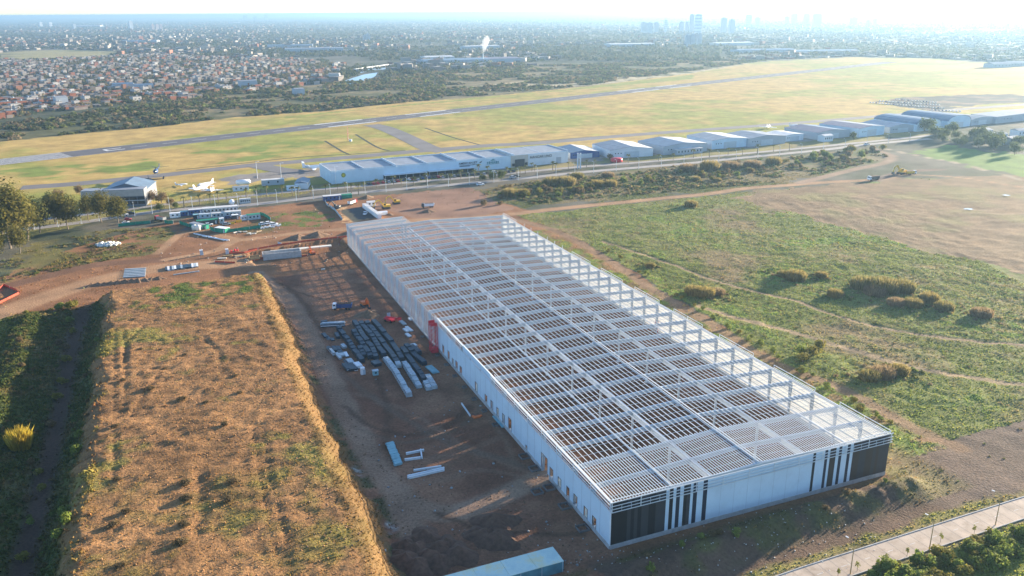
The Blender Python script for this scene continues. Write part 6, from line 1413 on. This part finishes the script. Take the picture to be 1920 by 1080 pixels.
WALLC = np.array([(.26, .23, .21), (.26, .10, .06), (.32, .29, .26), (.16, .14, .13), (.27, .12, .07), (.48, .46, .43)])
ROOFC = np.array([(.17, .17, .18), (.11, .11, .13), (.26, .26, .26), (.18, .075, .05), (.08, .08, .09), (.50, .49, .48), (.12, .15, .20)])
TOWN = [(-120, 118), (0, 113), (120, 110), (300, 102), (420, 109), (560, 112), (650, 122), (640, 138), (600, 156), (430, 176), (260, 194), (130, 207), (0, 224), (-120, 240)]
t_ = scatter_px(TOWN, 4300)
# snap to blocks: rows along streets
sd = .9; ca, sa = math.cos(sd), math.sin(sd); a_ = t_[:, 0]*ca+t_[:, 1]*sa; b_ = -t_[:, 0]*sa+t_[:, 1]*ca
b_ = np.round(b_/19)*19+rng.uniform(-3, 3, len(b_)); keep = (np.mod(a_, 95) > 11); a_, b_ = a_[keep], b_[keep]
t_ = np.stack([a_*ca-b_*sa, a_*sa+b_*ca], 1); t_ = t_[fbm(t_[:, 0], t_[:, 1], 75, 111) > .36]; o_ = np.argsort(np.hypot(t_[:, 0], t_[:, 1])); t_ = t_[o_]; n = len(t_)
# the nearest ones are houses of their own
def house_proto(wall, roofm, kind, name):
    o = thing('town_house', name, 'house'); w, L, h = 8.0, 10.0, 3.4 if kind != 2 else 6.2
    part('wall', MB().box((0, 0, h/2), (L, w, h)), wall, o)
    if kind == 1: part('roof', MB().prism([(-w/2-.4, h), (w/2+.4, h), (0, h+2.2)], 'x', -L/2-.3, L/2+.3), roofm, o)
    else: part('roof', MB().box((0, 0, h+.1), (L+.3, w+.3, .25)), roofm, o)
    part('window', MB().box((-2.2, -w/2-.03, h*.55), (1.6, .08, 1.2)), 'dark_glass', o); part('window', MB().box((2.2, -w/2-.03, h*.55), (1.6, .08, 1.2)), 'dark_glass', o); part('door', MB().box((0, -w/2-.03, 1.1), (1.0, .08, 2.1)), 'wood', o)
    if kind == 2: part('water_tank', MB().lathe([(.8, h+.2), (.8, h+1.6), (.3, h+1.9)], 8, (2.5, 1.5, 0)), 'wall_grey', o)
    return o
HPR = [house_proto(w_, r_, k_, nm) for w_, r_, k_, nm in (('town_brick', 'town_roof', 0, 'low red brick house with grey flat roof'), ('town_brick', 'town_tile', 1, 'red brick house with tiled gable roof'), ('town_plaster', 'town_roof', 0, 'low plastered house with grey flat roof'), ('town_white', 'town_roof', 2, 'two-storey white house with water tank'), ('town_plaster', 'town_tile', 1, 'plastered house with red gable roof'), ('town_brick', 'town_roof', 2, 'two-storey red brick house with flat roof'), ('town_plaster', 'town_tile', 0, 'low plastered house with red flat roof'))]
NH = 300
for k in range(NH):
    pr = HPR[k] if k < 7 else HPR[rng.choice(7, p=[.16, .08, .24, .12, .08, .08, .24])]
    if k < 7: o = pr; o.location = (t_[k, 0], t_[k, 1], 0); o.rotation_euler = (0, 0, sd+math.pi/2*random.randrange(4))
    else: o = copy_tree(pr, None, (t_[k, 0], t_[k, 1], 0), sd+math.pi/2*random.randrange(4))
    base = pr['label'].split(' at the near')[0].split(' among the')[0]
    o['label'] = base+(' at the near edge of the far town' if k < 60 else ' among the front streets of the far town'); o['group'] = 'houses of the far town'; s = random.uniform(.8, 1.3); o.scale = (s*random.uniform(.8, 1.4), s, random.uniform(.85, 1.25))
m = n-NH; ri = rng.integers
V, F, C = houses_np(t_[NH:], rng.uniform(5, 11, m), rng.uniform(5, 9, m), rng.choice([3.2, 3.6, 4.2, 6.5, 7.5], m), sd+np.pi/2*ri(0, 2, m), WALLC[rng.choice(6, m, p=[.34, .1, .14, .22, .1, .1])]*rng.uniform(.7, 1.2, (m, 1)), ROOFC[rng.choice(7, m, p=[.28, .16, .16, .22, .1, .03, .05])]*rng.uniform(.7, 1.2, (m, 1)))
tag(link('town_roofs', npmesh('town_roofs', V, F, 'city', C)), 'dense low houses of the far town behind the front streets', 'houses', kind='stuff')
tr = scatter_px(TOWN, 13000); tr = tr[(fbm(tr[:, 0], tr[:, 1], 75, 111) < .48) | (rng.uniform(0, 1, len(tr)) < .55)]
bush_field('town_trees', 'street trees standing among the far town houses', np.column_stack([tr, np.zeros(len(tr))]), 1.8, 5.0, 14, [(.05, .065, .03), (.08, .09, .04), (.14, .115, .06), (.18, .14, .075)], 12, 1.2)
# city to the horizon
def far_pts(n, y0, y1, pw=1.0):
    y = y0*(y1/y0)**(rng.uniform(0, 1, n)**pw); x = rng.uniform(-.78, .78, n)*y; return np.stack([x, y], 1)
excl = [P2(TOWN), P2([(-500, 300), (-60, 245), (0, 232), (320, 188), (600, 157), (720, 146), (900, 127), (1100, 120), (1440, 112), (1600, 106), (1760, 109), (1920, 120), (2300, 160), (2300, 500), (-500, 500)]), P2([(0, 98), (90, 92), (235, 96), (200, 107), (60, 113), (0, 116)]), P2([(615, 162), (660, 144), (730, 125), (735, 131), (700, 150), (640, 164)])]
def outside(p):
    k = np.ones(len(p), bool)
    for e in excl: k &= ~inside(p[:, 0], p[:, 1], e)
    return p[k]
c_ = outside(far_pts(24000, 1500, 14000)); dens = fbm(c_[:, 0], c_[:, 1], 420, 101); c_ = c_[dens > .47]; m = len(c_)
V, F, C = houses_np(c_, rng.uniform(9, 26, m), rng.uniform(8, 20, m), rng.choice([3.5, 4.5, 6.5, 9, 14], m, p=[.35, .3, .2, .1, .05]), rng.uniform(0, 3.14, m), WALLC[rng.choice(6, m, p=[.36, .1, .2, .22, .06, .06])]*rng.uniform(.5, 1.0, (m, 1)), ROOFC[rng.choice(7, m, p=[.28, .18, .18, .12, .12, .06, .06])]*rng.uniform(.7, 1.2, (m, 1)))
tag(link('city_roofs', npmesh('city_roofs', V, F, 'city', C)), 'low roofs of the city spreading to the horizon', 'houses', kind='stuff')
c_ = outside(far_pts(56000, 1350, 16000)); dens = fbm(c_[:, 0], c_[:, 1], 300, 102); c_ = c_[dens > .34]; sz = np.ones(len(c_))
bush_field('city_trees', 'trees and woods spread through the city to the horizon', np.column_stack([c_, np.zeros(len(c_))]), 4.0, 10, 9, [(.045, .06, .03), (.06, .07, .035), (.09, .085, .05)], 13, 1.1)
# towers on the skyline
def tower(px, top, base, wpx, material, label, group='towers on the skyline', cap=True):
    p = G(px, base); p.z = 0; D = math.hypot(p.x, p.y); 
    d = CR*((px-960)/FPX)-CU*((top-540)/FPX)+CF; h = CAMH+d.z/math.hypot(d.x, d.y)*D; w = wpx*D/FPX
    o = thing('tower_block', label, 'tower', p, math.atan2(p.y, p.x)+.4, group)
    part('wall', MB().box((0, 0, h/2), (w*.8, w*.9, h)), material, o); part('roof_house', MB().box((0, 0, h+2), (w*.4, w*.4, 4)), material, o)
    n = 6
    for k in range(n): part('window_band', MB().box((0, 0, h*(k+.7)/n), (w*.8+.3, w*.9+.3, h/n*.28)), 'wall_grey', o)
TW = [(246, 40, 55, 6, 'white'), (287, 46, 57, 5, 'pink'), (295, 46, 56, 6, 'pink'), (302, 46, 55, 5, 'pink'), (460, 29, 38, 6, 'white'), (479, 31, 38, 5, 'grey'), (499, 28, 37, 5, 'white'), (690, 64, 76, 7, 'grey'), (684, 66, 76, 5, 'grey'), (1207, 42, 62, 9, 'grey'), (1218, 43, 63, 9, 'grey'), (1230, 42, 62, 8, 'grey'), (1248, 37, 60, 5, 'white'), (1277, 41, 61, 7, 'grey'), (1287, 41, 61, 6, 'grey'), (1296, 27, 62, 7, 'grey'), (1308, 27, 63, 11, 'white'), (1288, 66, 87, 9, 'grey'), (1298, 64, 87, 9, 'grey'), (1310, 64, 86, 9, 'grey'), (1356, 34, 62, 9, 'grey'), (1371, 37, 63, 9, 'grey'), (1403, 28, 48, 9, 'white'), (1419, 33, 48, 8, 'grey'), (1475, 31, 45, 7, 'grey'), (1488, 26, 45, 10, 'grey'), (1511, 26, 46, 9, 'grey'), (1531, 26, 48, 13, 'grey'), (1600, 33, 47, 11, 'grey'), (1627, 38, 52, 6, 'white'), (1640, 35, 47, 6, 'grey'), (1766, 42, 52, 4, 'white'), (1857, 41, 53, 4, 'white'), (1888, 45, 54, 6, 'white'), (1904, 46, 55, 5, 'white'), (95, 42, 50, 5, 'white'), (77, 42, 50, 5, 'white'), (140, 45, 54, 5, 'grey')]
MM = {'white': 'wall_white', 'pink': mat('wall_pink', (.55, .42, .38), .7), 'grey': 'wall_grey'}
for k, (x, t, b, w, c) in enumerate(sorted(TW)): tower(x, t, b, w, MM[c] if isinstance(MM[c], str) else 'wall_pink', '%s far skyline tower block, %s from the left' % (c, ordi(k+1)))
# sheds and works in the town
def works(px, py, L, w, h, roofm, label, ang=.5, n=1):
    o = thing('factory_shed', label, 'factory', G(px, py), ang); part('wall', MB().box((0, 0, h/2), (L, w, h)), 'wall_grey', o)
    for k in range(n): part('roof_bay', MB().prism([(-w/2, h), (w/2, h), (w/2, h+.4), (0, h+w*.08/n+1), (-w/2, h+.4)], 'x', -L/2+k*L/n, -L/2+(k+1)*L/n-.5), roofm, o)
for x, y, L, w, h, rf, l, a, n in [(850, 118, 170, 90, 9, 'roof_blue', 'dark long factory left of the smoke plume', .35, 6), (915, 116, 150, 80, 9, 'roof_purple', 'dark long factory behind the smoke plume', .35, 6), (900, 93, 130, 40, 12, 'roof_white', 'pale factory roof above the smoke plume', .5, 3), (820, 112, 80, 50, 8, 'roof_white', 'pale shed left of the dark factories', .4, 2), (545, 90, 160, 60, 11, 'roof_blue', 'blue roofed shed pair in the town middle, left', .2, 4), (590, 96, 190, 60, 10, 'roof_grey', 'grey roofed shed pair in the town middle, right', .2, 4), (265, 80, 150, 50, 9, 'roof_blue', 'blue roofed shed beyond the pale field', .1, 3), (165, 50, 300, 80, 12, 'roof_white', 'long white shed far left near the horizon', .0, 3), (440, 44, 150, 60, 12, 'roof_white', 'lone white shed near the horizon left of centre', .3, 2), (1180, 87, 170, 60, 9, 'roof_white', 'long pale shed right of centre', .3, 3), (1370, 85, 160, 60, 9, 'roof_white', 'pale shed below the towers', .4, 3), (560, 178, 16, 12, 9, 'roof_grey', 'tall brick block at the front edge of the town', .6, 1), (465, 163, 30, 14, 10, 'roof_grey', 'orange brick block at the right front of the town', .5, 1), (232, 165, 34, 18, 7, 'roof_blue', 'pale blue roofed hall within the town, left', .4, 1), (270, 167, 30, 16, 7, 'roof_blue', 'pale blue roofed hall within the town, right', .5, 1), (115, 196, 16, 12, 10, 'roof_grey', 'grey block house at the town front left', .8, 1), (1430, 98, 180, 60, 8, 'roof_blue', 'blue roofed shed beyond the runway end', .2, 3), (1540, 100, 200, 60, 8, 'roof_blue', 'second blue roofed shed beyond the runway end', .1, 3)]:
    works(x, y, L, w, h, rf, l, a, n)
# chimney with its steam
o = thing('chimney', 'slim factory chimney below the white steam plume', 'chimney', G(906, 118)); part('shaft', MB().tube((0, 0, 0), (0, 0, 22), 1.6, 1.1, 10), 'wall_white', o)
sm = bpy.data.materials.new('steam'); sm.use_nodes = True; sn = sm.node_tree.nodes; sn.clear(); so = sn.new('ShaderNodeOutputMaterial'); sv = sn.new('ShaderNodeVolumePrincipled'); sv.inputs['Color'].default_value = (1, 1, 1, 1); sv.inputs['Density'].default_value = .05; sm.node_tree.links.new(sv.outputs[0], so.inputs['Volume'])
MATS['steam'] = sm; m = MB(); c0 = G(906, 118)
m.lathe([(1.2, 0), (3.5, 6), (6.0, 14), (9.5, 24), (9, 33), (6, 40), (1, 44)], 12)
mv = []
for i, (x, y, z) in enumerate(m.v): mv.append((x+z*.25+1.5*math.sin(i*1.7), y+1.5*math.cos(i*2.3), z))
m.v = mv; tag(link('steam_plume', m.mesh('steam_plume', 'steam', True), None, (c0.x, c0.y, 21.5)), 'white steam plume rising from the factory chimney', 'steam', kind='stuff')
# bridge over the river
a, b = G(664, 134.5), G(726, 125.5); d = b-a; o = thing('bridge', 'low white road bridge across the river', 'bridge', a, math.atan2(d.y, d.x)); L = d.length
part('deck', MB().box((L/2, 0, 5), (L, 9, 1.2)), 'concrete', o); part('railing', MB().box((L/2, -4.4, 6.2), (L, .3, 1.0)), 'wall_white', o)
for k in range(5): part('pier', MB().box((L*(k+.5)/5, 0, 2.2), (1.6, 7, 4.4)), 'concrete', o)
# ------------------------------------------------------------------ the air
hb = MB().box((0, 20000, 62), (90000, 70000, 130.0))
hzm = bpy.data.materials.new('haze'); hzm.use_nodes = True; _n = hzm.node_tree.nodes; _n.clear()
_o = _n.new('ShaderNodeOutputMaterial'); _v = _n.new('ShaderNodeVolumePrincipled')
_v.inputs['Color'].default_value = (0.275, 0.44, 0.62, 1); _v.inputs['Density'].default_value = HAZE_D; _v.inputs['Anisotropy'].default_value = HAZE_G
hzm.node_tree.links.new(_v.outputs[0], _o.inputs['Volume'])
MATS['haze'] = hzm
tag(link('haze', hb.mesh('haze', 'haze')), 'thin pale blue haze lying over the plain', 'haze', kind='stuff')
